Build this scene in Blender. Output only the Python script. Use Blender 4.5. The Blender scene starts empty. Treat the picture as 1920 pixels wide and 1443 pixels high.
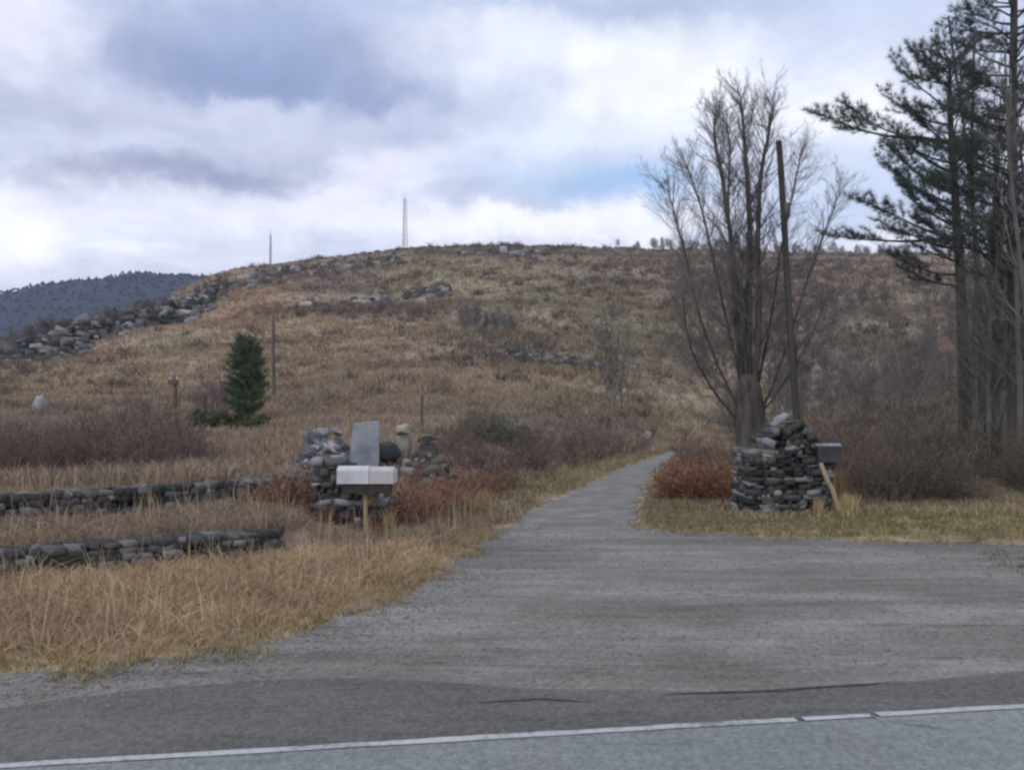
import bpy, bmesh, math, random
import numpy as np
from mathutils import Vector, Matrix

sc = bpy.context.scene
COL = sc.collection
R = math.radians

# ------------------------------------------------------------------ camera
F, CX, CY, HOR, EYE = 1663.0, 960.0, 721.5, 767.0, 2.0
PITCH = math.atan((HOR - CY) / F)
cam_d = bpy.data.cameras.new('camera')
cam_d.sensor_width = 36.0
cam_d.lens = 36.0 * F / 1920.0
cam_d.clip_start = 0.1
cam_d.clip_end = 9000.0
cam = bpy.data.objects.new('camera', cam_d)
COL.objects.link(cam)
cam.location = (0, 0, EYE)
cam.rotation_euler = (math.pi / 2 + PITCH, 0, 0)
sc.camera = cam
sc.view_settings.view_transform = 'Standard'
sc.view_settings.look = 'None'
sc.view_settings.exposure = 0.28
sc.view_settings.gamma = 1.0
sc.render.engine = 'CYCLES'
sc.cycles.max_bounces = 6
sc.cycles.volume_bounces = 0
sc.cycles.use_adaptive_sampling = True
sc.cycles.pixel_filter_type = 'BLACKMAN_HARRIS'
sc.cycles.filter_width = 2.6

SUN_ELEV, SUN_AZ = R(40), R(215)      # azimuth measured clockwise from +Y

# ------------------------------------------------------------------ world
world = bpy.data.worlds.new('World')
sc.world = world
world.use_nodes = True
nt = world.node_tree
nt.nodes.clear()


class NT:
    """small helper for writing node maths"""
    def __init__(self, tree):
        self.t = tree

    def node(self, kind, **kw):
        n = self.t.nodes.new(kind)
        for k, v in kw.items():
            setattr(n, k, v)
        return n

    def link(self, a, b):
        self.t.links.new(a, b)

    def put(self, sock, v):
        if isinstance(v, bpy.types.NodeSocket):
            self.link(v, sock)
        elif isinstance(v, (tuple, list)) and len(v) == 3 and sock.type == 'RGBA':
            sock.default_value = (*v, 1)
        else:
            sock.default_value = v

    def m(self, op, a, b=0.0, clamp=False):
        n = self.node('ShaderNodeMath', operation=op, use_clamp=clamp)
        self.put(n.inputs[0], a)
        self.put(n.inputs[1], b)
        return n.outputs[0]

    def mix(self, f, a, b, blend='MIX'):
        n = self.node('ShaderNodeMix', data_type='RGBA', blend_type=blend)
        self.put(n.inputs[0], f)
        self.put(n.inputs[6], a)
        self.put(n.inputs[7], b)
        return n.outputs[2]

    def noise(self, vec, scale, detail=4, rough=0.55, dist=0.0):
        n = self.node('ShaderNodeTexNoise')
        if vec is not None:
            self.link(vec, n.inputs['Vector'])
        n.inputs['Scale'].default_value = scale
        n.inputs['Detail'].default_value = detail
        n.inputs['Roughness'].default_value = rough
        n.inputs['Distortion'].default_value = dist
        return n

    def ramp(self, f, stops):
        n = self.node('ShaderNodeValToRGB')
        self.link(f, n.inputs[0])
        els = n.color_ramp.elements
        while len(els) < len(stops):
            els.new(0.5)
        for e, (p, c) in zip(els, stops):
            e.position = p
            e.color = (*c, 1) if len(c) == 3 else c
        return n.outputs[0]


def srgb(r, g, b):
    def f(c):
        c /= 255.0
        return c / 12.92 if c <= 0.04045 else ((c + 0.055) / 1.055) ** 2.4
    return (f(r), f(g), f(b))


w = NT(nt)
tc = w.node('ShaderNodeTexCoord')
sep = w.node('ShaderNodeSeparateXYZ')
w.link(tc.outputs['Generated'], sep.inputs[0])
wx, wy, wz = sep.outputs
azim = w.m('ARCTAN2', wx, wy)
elev = w.m('ARCSINE', wz)
zc = w.m('ADD', w.m('MAXIMUM', wz, 0.0), 0.16)
comb = w.node('ShaderNodeCombineXYZ')
w.link(w.m('DIVIDE', wx, zc), comb.inputs[0])
w.link(w.m('DIVIDE', wy, zc), comb.inputs[1])
cloudp = comb.outputs[0]
# domain warp so that cloud edges billow
warp = w.noise(cloudp, 1.5, 6, 0.6)
warp2 = w.noise(tc.outputs['Generated'], 9.0, 7, 0.6)
ws = w.node('ShaderNodeSeparateColor')
w.link(warp.outputs['Color'], ws.inputs[0])
ws2 = w.node('ShaderNodeSeparateColor')
w.link(warp2.outputs['Color'], ws2.inputs[0])
A = w.m('ADD', azim, w.m('ADD', w.m('MULTIPLY', w.m('SUBTRACT', ws.outputs[0], 0.5), 0.14),
                         w.m('MULTIPLY', w.m('SUBTRACT', ws2.outputs[0], 0.5), 0.24)))
E = w.m('ADD', elev, w.m('ADD', w.m('MULTIPLY', w.m('SUBTRACT', ws.outputs[1], 0.5), 0.05),
                         w.m('MULTIPLY', w.m('SUBTRACT', ws2.outputs[1], 0.5), 0.11)))
fine = w.noise(cloudp, 2.3, 8, 0.6, 0.3).outputs['Fac']
base = w.ramp(fine, [(0.30, srgb(176, 184, 212)), (0.46, srgb(206, 212, 233)), (0.58, srgb(232, 235, 250)), (0.72, srgb(255, 255, 255))])
colr = base


def blob(col, cx, cy, sx, sy, c, strength, tilt=0.0, pw=2.0):
    ca, ce = math.atan((cx - 960) / F), math.atan((HOR - cy) / F)
    da = w.m('SUBTRACT', A, ca)
    de = w.m('SUBTRACT', w.m('SUBTRACT', E, ce), w.m('MULTIPLY', da, tilt))
    q = w.m('ADD', w.m('POWER', w.m('ABSOLUTE', w.m('DIVIDE', da, sx / F)), pw),
            w.m('POWER', w.m('ABSOLUTE', w.m('DIVIDE', de, sy / F)), pw))
    f = w.m('MULTIPLY', w.m('EXPONENT', w.m('MULTIPLY', q, -1.0)), strength, True)
    return w.mix(f, col, c)


WHITE = (0.98, 0.98, 1.03)
for b in [
    (350, 620, 900, 130, srgb(215, 219, 238), 0.8),
    (900, 10, 900, 45, srgb(176, 190, 220), 0.85),
    (1300, 30, 330, 50, srgb(168, 183, 215), 0.95, -.05),
    (1650, 90, 330, 80, srgb(196, 207, 232), 0.9),
    (900, 180, 330, 80, srgb(192, 202, 227), 0.85),
    (1010, 90, 330, 55, srgb(232, 236, 250), 0.95, -.02, 3),
    (1230, 160, 170, 90, srgb(248, 250, 255), 0.95, 0, 2.5),
    (1080, 250, 300, 30, srgb(226, 234, 250), 0.8, .05),
    (70, 140, 130, 60, srgb(240, 239, 252), 0.95, 0, 3),
    (280, 30, 260, 35, srgb(200, 206, 230), 0.8),
    (100, 260, 300, 45, srgb(184, 188, 214), 0.9, .02),
    (470, 130, 300, 78, srgb(142, 155, 192), 1.0, 0.0, 3.0),
    (480, 55, 190, 50, srgb(158, 172, 208), 0.8),
    (500, 178, 230, 28, srgb(136, 150, 188), .75, 0, 2.5),
    (430, 232, 170, 20, srgb(205, 208, 230), .85, .05, 2.5),
    (560, 270, 170, 28, srgb(204, 207, 226), .85, .15),
    (230, 335, 330, 20, srgb(190, 194, 218), .8, .22),
    (330, 350, 210, 32, srgb(152, 157, 188), 0.95, .12, 2.5),
    (30, 385, 180, 25, srgb(228, 228, 244), .8),
    (730, 265, 110, 30, srgb(178, 188, 216), 0.8),
    (740, 340, 190, 34, srgb(232, 230, 247), 0.85, .2),
    (1060, 330, 190, 40, srgb(190, 212, 240), 0.9),
    (1190, 345, 120, 36, srgb(150, 186, 230), 0.9),
    (30, 465, 120, 60, WHITE, 0.95, 0, 3),
    (540, 420, 420, 36, srgb(240, 240, 253), 0.85),
    (1050, 422, 280, 26, srgb(252, 252, 255), 0.95, 0, 3),
    (1720, 350, 260, 70, srgb(198, 212, 238), 0.8),
    (1550, 230, 140, 60, WHITE, 0.8),
    (1560, 400, 110, 40, srgb(190, 205, 235), .7),
]:
    colr = blob(colr, *b)
# soft inner modelling of the cloud deck
mod = w.m('ADD', w.m('MULTIPLY', w.noise(tc.outputs['Generated'], 11.0, 6, 0.6, 0.4).outputs['Fac'], 0.46), 0.80)
vm = w.node('ShaderNodeVectorMath', operation='SCALE')
w.link(colr, vm.inputs[0])
w.link(mod, vm.inputs[3])
sky = w.node('ShaderNodeTexSky', sky_type='NISHITA', sun_disc=False)
sky.sun_elevation = SUN_ELEV
sky.sun_rotation = SUN_AZ
bg1 = w.node('ShaderNodeBackground')
w.link(sky.outputs[0], bg1.inputs[0])
bg1.inputs[1].default_value = 0.08
bg2 = w.node('ShaderNodeBackground')
w.link(vm.outputs[0], bg2.inputs[0])
bg2.inputs[1].default_value = 1.0
ms = w.node('ShaderNodeMixShader')
ms.inputs[0].default_value = 0.9
w.link(bg1.outputs[0], ms.inputs[1])
w.link(bg2.outputs[0], ms.inputs[2])
wo = w.node('ShaderNodeOutputWorld')
w.link(ms.outputs[0], wo.inputs[0])

# ------------------------------------------------------------------ sun (overcast)
sun_d = bpy.data.lights.new('sun', 'SUN')
sun_d.energy = 0.8
sun_d.angle = R(15)
sun_d.color = (1.0, 0.96, 0.9)
sun = bpy.data.objects.new('sun', sun_d)
COL.objects.link(sun)
sv = Vector((math.sin(SUN_AZ) * math.cos(SUN_ELEV), math.cos(SUN_AZ) * math.cos(SUN_ELEV), math.sin(SUN_ELEV)))
sun.rotation_euler = sv.to_track_quat('Z', 'Y').to_euler()
sun.location = sv * 50

# ------------------------------------------------------------------ geometry helpers
rng = np.random.default_rng(7)
random.seed(7)


def ray(x, y):
    a, b = (x - CX) / F, (CY - y) / F
    c, s = math.cos(PITCH), math.sin(PITCH)
    return np.array([a, c - b * s, s + b * c])


def P(x, y, d):
    """world point at forward distance d seen at photo pixel x, y"""
    r = ray(x, y)
    return np.array([0, 0, EYE]) + r * (d / r[1])


def PF(x, y, z=0.0):
    """world point on the level z at photo pixel x, y"""
    r = ray(x, y)
    return np.array([0, 0, EYE]) + r * ((z - EYE) / r[2])


def project(X, Y, Z):
    c, s = math.cos(PITCH), math.sin(PITCH)
    z = Z - EYE
    fw = np.maximum(Y * c + z * s, 0.05)
    up = -Y * s + z * c
    return CX + F * X / fw, CY - F * up / fw


def sstep(a, b, x):
    t = np.clip((x - a) / (b - a), 0, 1)
    return t * t * (3 - 2 * t)


def vnoise(x, y, seed=0):
    xi, yi = np.floor(x).astype(np.int64), np.floor(y).astype(np.int64)
    fx, fy = x - xi, y - yi
    fx, fy = fx * fx * (3 - 2 * fx), fy * fy * (3 - 2 * fy)

    def h(i, j):
        n = (i * 374761393 + j * 668265263 + seed * 974634777) & 0xFFFFFFFF
        n = ((n ^ (n >> 13)) * 1274126177) & 0xFFFFFFFF
        return ((n ^ (n >> 16)) & 0xFFFF) / 65535.0
    return (h(xi, yi) * (1 - fx) + h(xi + 1, yi) * fx) * (1 - fy) + (h(xi, yi + 1) * (1 - fx) + h(xi + 1, yi + 1) * fx) * fy


def fbm(x, y, seed=0, oct=4):
    s, a, t = 0.0, 0.5, 0.0
    for k in range(oct):
        s = s + a * vnoise(x * 2 ** k + 17.3 * k, y * 2 ** k - 9.1 * k, seed + k)
        t += a
        a *= 0.5
    return s / t


def in_poly(X, Y, poly):
    inside = np.zeros(np.shape(X), bool)
    n = len(poly)
    for i in range(n):
        x0, y0 = poly[i][:2]
        x1, y1 = poly[(i + 1) % n][:2]
        if y0 == y1:
            continue
        c = ((y0 > Y) != (y1 > Y)) & (X < (x1 - x0) * (Y - y0) / (y1 - y0) + x0)
        inside ^= c
    return inside


def dist_poly(X, Y, pts):
    """distance to an open polyline, parameter along it (0..n-1)"""
    best = np.full(np.shape(X), 1e9)
    par = np.zeros(np.shape(X))
    for i in range(len(pts) - 1):
        a, b = np.array(pts[i][:2]), np.array(pts[i + 1][:2])
        ab = b - a
        t = np.clip(((X - a[0]) * ab[0] + (Y - a[1]) * ab[1]) / (ab @ ab), 0, 1)
        d = np.hypot(X - a[0] - t * ab[0], Y - a[1] - t * ab[1])
        k = d < best
        best = np.where(k, d, best)
        par = np.where(k, i + t, par)
    return best, par


# ---- road, apron and drive outlines in plan
line_a, line_b = PF(200, 1436), PF(1920, 1334)
rt = (line_b - line_a)[:2]
rt /= np.linalg.norm(rt)                 # along the road
rn = np.array([-rt[1], rt[0]])           # away from the camera
apron_px = [(-900, 1360), (-300, 1302), (0, 1270), (120, 1262), (250, 1248), (420, 1228), (520, 1205), (600, 1185), (700, 1150),
            (790, 1105), (850, 1062), (905, 1022), (945, 985), (1070, 975), (1192, 985), (1250, 997), (1350, 1002), (1450, 1008),
            (1600, 1013), (1760, 1016), (1920, 1020), (2200, 1030), (2900, 1060)]


def chaikin(pts, n=2):
    for _ in range(n):
        out = [pts[0]]
        for a, b in zip(pts[:-1], pts[1:]):
            out += [a * 0.75 + b * 0.25, a * 0.25 + b * 0.75]
        out.append(pts[-1])
        pts = out
    return pts


def ragged(pts, amp, seed, step=0.15):
    """resample a polyline and roughen it"""
    pts = [np.array(p[:2]) for p in pts]
    out = []
    for a, b in zip(pts[:-1], pts[1:]):
        n = max(1, int(np.linalg.norm(b - a) / step))
        for k in range(n):
            out.append(a + (b - a) * k / n)
    out.append(pts[-1])
    out = np.array(out)
    s = np.arange(len(out)) * step
    out[:, 0] += (fbm(s * 1.7, s * 0, seed) - 0.5) * 2 * amp
    out[:, 1] += (fbm(s * 1.7, s * 0 + 5, seed + 3) - 0.5) * 2 * amp
    return out


apron_edge = ragged(chaikin([PF(*p)[:2] for p in apron_px]), 0.16, 5)
far_l, far_r = line_a[:2] - rt * 60, line_a[:2] + rt * 60
apron_poly = np.vstack([apron_edge, [far_r + rn * 0.0, far_l + rn * 0.0]])
paved_poly = np.vstack([apron_edge, [far_r - rn * 9.0, far_l - rn * 9.0]])

drive_pts = [(1070, 14.4, 2.5, 998), (1072, 15.3, 2.3, 984), (1093, 17.7, 2.1, 957), (1135, 21, 1.85, 926), (1168, 25, 1.6, 902), (1198, 29.5, 1.35, 882), (1230, 36, 1.1, 863),
             (1262, 45, 1.0, 850), (1320, 58, 1.3, 838), (1420, 75, 1.6, 815), (1500, 95, 1.6, 790)]
drive_c = [np.array([(x - 960) / F * d, d, wd, EYE + (HOR - yp) / F * d]) for x, d, wd, yp in drive_pts]
drive_c = chaikin(drive_c, 2)

wall1 = [PF(-330, 1122)[:2], PF(-120, 1098)[:2], PF(0, 1085)[:2], PF(250, 1062)[:2], PF(450, 1045)[:2], PF(560, 1034)[:2]]
wall2 = [P(-330, 990, 12.2)[:2], P(-60, 980, 13.0)[:2], P(100, 972, 13.5)[:2], P(300, 955, 14.8)[:2], P(450, 940, 16.0)[:2], P(545, 935, 16.6)[:2]]

# ---- terrain: elevation seen from the road at columns and distances, turned into heights
cols = np.array([-600, 0, 200, 400, 520, 640, 760, 960, 1120, 1280, 1440, 1600, 1920, 2600], float)
deps = np.array([16, 24, 32, 45, 60, 90, 140, 200, 280, 360], float)
tab = np.array([
    [965, 890, 850, 815, 790, 765, 745, 750, 755, 760],
    [960, 885, 845, 805, 775, 728, 672, 675, 680, 684],
    [958, 882, 842, 800, 768, 718, 658, 622, 625, 628],
    [955, 880, 840, 795, 758, 705, 640, 580, 535, 515],
    [955, 880, 838, 790, 750, 692, 622, 562, 518, 498],
    [955, 880, 836, 787, 745, 680, 610, 550, 505, 484],
    [958, 885, 838, 787, 742, 675, 602, 540, 490, 466],
    [966, 895, 850, 795, 748, 676, 598, 532, 482, 461],
    [970, 905, 868, 815, 765, 685, 602, 535, 485, 464],
    [973, 906, 871, 838, 785, 700, 612, 545, 492, 464],
    [970, 905, 865, 825, 780, 700, 615, 548, 496, 470],
    [968, 900, 860, 815, 770, 695, 612, 548, 498, 474],
    [966, 895, 850, 800, 755, 685, 606, 545, 500, 478],
    [960, 890, 845, 795, 750, 680, 605, 550, 510, 490]], float)
fc = np.arange(-700, 2701, 20.0)
fl = np.linspace(math.log(16), math.log(360), 100)
t1 = np.array([np.interp(fl, np.log(deps), tab[i]) for i in range(len(cols))])
t2 = np.array([np.interp(fc, cols, t1[:, j]) for j in range(len(fl))]).T
for _ in range(10):
    pz = np.pad(t2, 1, mode='edge')
    t2 = (pz[:-2, 1:-1] + pz[2:, 1:-1] + 2 * t2 + pz[1:-1, :-2] + pz[1:-1, 2:]) / 6


def table_z(X, Y):
    Yc = np.clip(Y, 16, 360)
    c = np.clip(CX + F * X / Yc, fc[0], fc[-1])
    ci = np.clip((c - fc[0]) / 20.0, 0, len(fc) - 1.001)
    li = np.clip((np.log(Yc) - fl[0]) / (fl[1] - fl[0]), 0, len(fl) - 1.001)
    i, j = ci.astype(int), li.astype(int)
    a, b = ci - i, li - j
    y = (t2[i, j] * (1 - a) + t2[i + 1, j] * a) * (1 - b) + (t2[i, j + 1] * (1 - a) + t2[i + 1, j + 1] * a) * b
    return EYE + (HOR - y) / F * Yc


def side_of(X, Y, pts):
    """signed distance beyond a polyline that runs left to right"""
    xs = np.array([p[0] for p in pts])
    ys = np.array([p[1] for p in pts])
    return Y - np.interp(X, xs, ys)


def G(X, Y):
    X, Y = np.asarray(X, float), np.asarray(Y, float)
    z = table_z(X, Y)
    fade = sstep(-1.9, -3.4, X)
    s1 = sstep(-0.05, 0.3, side_of(X, Y, wall1)) * 0.33 * fade
    s2 = sstep(-0.05, 0.3, side_of(X, Y, wall2)) * 0.26 * sstep(-4.0, -5.5, X)
    terr = s1 + s2
    wt = sstep(15, 26, Y)
    near = sstep(11, 16.5, Y) * np.maximum(z, 0) * (1 - fade)
    z = wt * z + (1 - wt) * (terr + near)
    z = z + .52 * np.exp(-((X + 3.15) / 1.75) ** 2 - ((Y - 20.6) / 1.3) ** 2)
    dd, par = dist_poly(X, Y, drive_c)
    zd = np.interp(par, np.arange(len(drive_c)), [p[3] for p in drive_c])
    wd = np.exp(-(np.maximum(dd - 1.0, 0) / (1.2 + .07 * Y)) ** 2) * sstep(14.0, 15.5, Y) * sstep(100, 80, Y)
    z = z * (1 - wd) + zd * wd
    z = np.where((Y < 16) & (dd < 6), z * sstep(1.0, 5.0, dd), z)
    nmask = sstep(1.2, 4.0, dd) * sstep(16, 26, Y)
    amp = np.clip(Y * 0.010, 0, 2.4)
    ls = np.clip(Y, 10, 400) * 0.10
    n1 = fbm(X / 9.0, Y / 12.0, 21) - 0.5
    n2 = fbm(X / 38.0, Y / 45.0, 31, 3) - 0.5
    z = z + nmask * (n1 * np.clip(Y * 0.012, 0, 1.3) + n2 * np.clip((Y - 30) * 0.016, 0, 3.0))
    # benches across the slope
    z = z + nmask * np.clip((Y - 60) / 60, 0, 1) * 0.9 * np.sin(Y / 7.5 + 3 * n2 + X / 60)
    beyond = np.clip(Y - 362, 0, None)
    z = z - np.minimum(0.0009 * beyond ** 2 + beyond * 0.05, np.maximum(z + 12, 0))
    return z


def g1(X, Y):
    return float(G(np.array([X]), np.array([Y]))[0])


def at(x, d, dz=0.0):
    """point on the ground at photo column x and distance d"""
    X = (x - 960) / F * d
    return np.array([X, d, g1(X, d) + dz])


# ---- what covers the ground: colours in plan
TAN, OLIVE, RUST, PURP, DARK, GOLD = (np.array(c) for c in [
    (0.205, 0.150, 0.095), (0.150, 0.132, 0.078), (0.150, 0.088, 0.058), (0.105, 0.076, 0.068), (0.062, 0.052, 0.042), (0.255, 0.190, 0.095)])
VEG = 1.72
GREY = np.array((0.135, 0.122, 0.105))
ROSE = np.array((0.165, 0.120, 0.088))
patches = [
    (700, 560, 120, 9, np.array((.27, .22, .14)), .9), (640, 610, 120, 12, np.array((.24, .18, .11)), .8), (860, 700, 300, 10, np.array((.26, .205, .135)), .8),
    (580, 640, 60, 12, PURP, .8), (330, 690, 90, 8, PURP, .5), (150, 680, 70, 10, PURP, .5), (700, 690, 140, 14, ROSE, .7), (780, 540, 140, 12, np.array((.22, .19, .10)), .8),
    (1010, 560, 70, 30, np.array((.165, .155, .105)), .9), (1180, 690, 120, 14, np.array((.11, .085, .06)), .8), (1060, 660, 180, 16, np.array((.10, .075, .06)), .8),
    (480, 590, 110, 22, np.array((.21, .135, .085)), .8), (250, 800, 80, 40, PURP, .6), (1290, 745, 110, 10, np.array((.25, .2, .13)), .8),
    (1120, 610, 300, 110, OLIVE, .85), (820, 505, 170, 40, np.array((.20, .165, .095)), .8), (640, 525, 120, 34, PURP, .8),
    (690, 583, 170, 15, PURP, .95), (940, 655, 170, 36, PURP, .65), (1420, 525, 420, 60, np.array((.125, .088, .066)), .85),
    (590, 650, 280, 60, TAN, .7), (200, 720, 240, 60, np.array((.215, .160, .100)), .85), (1010, 718, 210, 16, np.array((.25, .19, .12)), .8),
    (930, 800, 130, 40, GREY, .6), (1110, 800, 150, 50, PURP, .6), (120, 850, 260, 60, PURP, .8), (640, 760, 260, 40, ROSE, .6),
    (720, 900, 160, 60, ROSE, .7), (1720, 800, 260, 130, DARK, .8), (260, 980, 340, 40, ROSE, .6), (1560, 650, 200, 100, GREY, .6),
    (950, 470, 330, 14, DARK, .8), (450, 560, 90, 60, np.array((.20, .125, .075)), .6), (1280, 800, 70, 40, np.array((.2, .17, .1)), .6),
    (100, 1255, 320, 22, np.array((.21, .175, .075)), .9), (1750, 985, 360, 26, np.array((.175, .15, .065)), .95),
    (1120, 890, 90, 50, np.array((.22, .18, .1)), .8), (1300, 960, 110, 30, ROSE, .6)]


def cover(X, Y, Z):
    x, y = project(X, Y, Z)
    n = fbm(X / np.clip(Y, 8, 400) * 13 + 3, np.log(np.clip(Y, 5, 600)) * 17, 51, 6)[..., None]
    n2 = fbm(X / np.clip(Y, 8, 400) * 26, np.log(np.clip(Y, 5, 600)) * 34, 77, 5)[..., None]
    c = TAN + (ROSE - TAN) * np.clip((n - 0.42) * 4, 0, 1)
    c = c + (OLIVE - c) * np.clip((0.47 - n) * 5, 0, .9)
    for (cx, cy, sx, sy, pc, s) in patches:
        f = np.exp(-(((x - cx) / sx) ** 2 + ((y - cy) / sy) ** 2))[..., None] * s
        f = np.clip(f * (0.45 + 1.1 * n2), 0, 1)
        c = c + (pc * .92 - c) * f
    lum = c.mean(axis=-1, keepdims=True)
    c = lum + (c - lum) * .86
    return c * (0.60 + 0.80 * n2) * VEG


# ---- mesh building
def new_mesh_obj(name, V, Fc, mat=None, parent=None, col=None, smooth=False, world_pos=True):
    me = bpy.data.meshes.new(name)
    V = np.asarray(V, np.float32)
    me.vertices.add(len(V))
    me.vertices.foreach_set('co', V.ravel())
    if isinstance(Fc, np.ndarray):
        k = Fc.shape[1]
        loops = Fc.astype(np.int32).ravel()
        starts = np.arange(0, len(loops), k, dtype=np.int32)
        tot = np.full(len(Fc), k, np.int32)
    else:
        loops = np.concatenate([f.astype(np.int32).ravel() for f in Fc])
        tot = np.concatenate([np.full(len(f), f.shape[1], np.int32) for f in Fc])
        starts = np.concatenate([[0], np.cumsum(tot)[:-1]]).astype(np.int32)
    me.loops.add(len(loops))
    me.loops.foreach_set('vertex_index', loops)
    me.polygons.add(len(tot))
    me.polygons.foreach_set('loop_start', starts)
    me.polygons.foreach_set('loop_total', tot)
    me.update(calc_edges=True)
    me.validate()
    if col is not None:
        ca = me.color_attributes.new('col', 'FLOAT_COLOR', 'POINT')
        c4 = np.ones((len(V), 4), np.float32)
        c4[:, :3] = col
        ca.data.foreach_set('color', c4.ravel())
    if smooth:
        me.polygons.foreach_set('use_smooth', np.ones(len(tot), bool))
    if mat:
        me.materials.append(mat)
    o = bpy.data.objects.new(name, me)
    COL.objects.link(o)
    if parent:
        o.parent = parent
    return o


class Acc:
    """collects pieces of ONE mesh"""
    def __init__(self):
        self.V, self.Q, self.T, self.C, self.n = [], [], [], [], 0

    def add(self, V, Fa, col=None):
        V = np.asarray(V, float)
        Fa = np.asarray(Fa, int)
        (self.Q if Fa.shape[1] == 4 else self.T).append(Fa + self.n)
        self.V.append(V)
        self.C.append(np.broadcast_to(np.array((.5, .5, .5)) if col is None else col, (len(V), 3)))
        self.n += len(V)

    def build(self, name, mat, parent=None, smooth=False, origin=None):
        V = np.concatenate(self.V)
        if origin is not None:
            V = V - np.asarray(origin)
        fs = []
        if self.Q:
            fs.append(np.concatenate(self.Q))
        if self.T:
            fs.append(np.concatenate(self.T))
        o = new_mesh_obj(name, V, fs, mat, parent, np.concatenate(self.C), smooth)
        if origin is not None and parent is None:
            o.location = origin
        return o


def tube(pts, rad, n=8, cap=True, wob=0.0, r=None):
    pts = np.asarray(pts, float)
    m = len(pts)
    rad = np.interp(np.linspace(0, 1, m), np.linspace(0, 1, len(rad)), rad)
    tang = np.gradient(pts, axis=0)
    tang /= np.linalg.norm(tang, axis=1)[:, None] + 1e-9
    ref = np.array([1.0, 0.03, 0.0]) if abs(tang[0][0]) < 0.9 else np.array([0, 1.0, 0.0])
    V = []
    for i in range(m):
        u = np.cross(tang[i], ref)
        u /= np.linalg.norm(u)
        v = np.cross(tang[i], u)
        a = np.arange(n) / n * 2 * math.pi
        rr = rad[i] * (1 + (wob * (r.random(n) - 0.5) if wob else 0))
        V.append(pts[i] + (np.cos(a) * rr)[:, None] * u + (np.sin(a) * rr)[:, None] * v)
    V = np.concatenate(V)
    i, k = np.meshgrid(np.arange(m - 1), np.arange(n), indexing='ij')
    i, k = i.ravel(), k.ravel()
    k2 = (k + 1) % n
    Q = np.stack([i * n + k, i * n + k2, (i + 1) * n + k2, (i + 1) * n + k], 1)
    if cap:
        V = np.vstack([V, pts[0], pts[-1]])
        a = np.arange(n)
        b = (a + 1) % n
        bot = np.stack([a, b, np.full(n, m * n), np.full(n, m * n)], 1)[:, [1, 0, 2]]
        top = np.stack([(m - 1) * n + a, (m - 1) * n + b, np.full(n, m * n + 1)], 1)
        return V, Q, np.vstack([bot, top])
    return V, Q, None


def add_tube(acc, pts, rad, n=8, col=None, cap=True, wob=0.0, r=None):
    V, Q, T = tube(pts, rad, n, cap, wob, r)
    off = acc.n
    acc.add(V, Q, col)
    if T is not None:
        acc.T.append(T + off)


def add_segs(acc, segs, n=3, col=None):
    """many thin tapered twigs; segs rows: p0(3) p1(3) r0 r1"""
    S = np.asarray(segs, float)
    p0, p1, r0, r1 = S[:, :3], S[:, 3:6], S[:, 6], S[:, 7]
    t = p1 - p0
    t /= np.linalg.norm(t, axis=1)[:, None] + 1e-9
    ref = np.where(np.abs(t[:, 2:3]) < 0.9, np.array([[0, 0, 1.0]]), np.array([[1.0, 0, 0]]))
    u = np.cross(t, ref)
    u /= np.linalg.norm(u, axis=1)[:, None] + 1e-9
    v = np.cross(t, u)
    a = np.arange(n) / n * 2 * math.pi
    ring = np.cos(a)[None, :, None] * u[:, None] + np.sin(a)[None, :, None] * v[:, None]
    V = np.concatenate([p0[:, None] + ring * r0[:, None, None], p1[:, None] + ring * r1[:, None, None]], 1)
    N = len(S)
    base = (np.arange(N) * 2 * n)[:, None]
    k = np.arange(n)
    k2 = (k + 1) % n
    Q = np.stack([base + k, base + k2, base + n + k2, base + n + k], 2).reshape(-1, 4)
    c = None
    if col is not None:
        c = np.repeat(np.broadcast_to(col, (N, 3)), 2 * n, axis=0)
    acc.add(V.reshape(-1, 3), Q, c)


def blades(acc, base, tip, width, col, bend=None):
    """grass or needle blades; bend gives a kink in the middle (two-piece blade)"""
    N = len(base)
    t = tip - base
    th = rng.random(N) * 2 * math.pi
    s = np.stack([np.cos(th), np.sin(th), np.zeros(N)], 1)
    s = np.cross(t / (np.linalg.norm(t, axis=1)[:, None] + 1e-9), s)
    s /= np.linalg.norm(s, axis=1)[:, None] + 1e-9
    s = s * np.broadcast_to(width, (N,))[:, None] * 0.5
    if bend is None:
        V = np.stack([base - s, base + s, tip], 1).reshape(-1, 3)
        i = np.arange(N)[:, None] * 3
        acc.add(V, i + np.array([[0, 1, 2]]), np.repeat(col, 3, axis=0))
    else:
        V = np.stack([base - s, base + s, bend + s * .8, bend - s * .8, tip], 1).reshape(-1, 3)
        i = np.arange(N)[:, None] * 5
        off = acc.n
        acc.add(V, i + np.array([[0, 1, 2, 3]]), np.repeat(col, 5, axis=0))
        acc.T.append(i + np.array([[3, 2, 4]]) + off)


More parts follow.
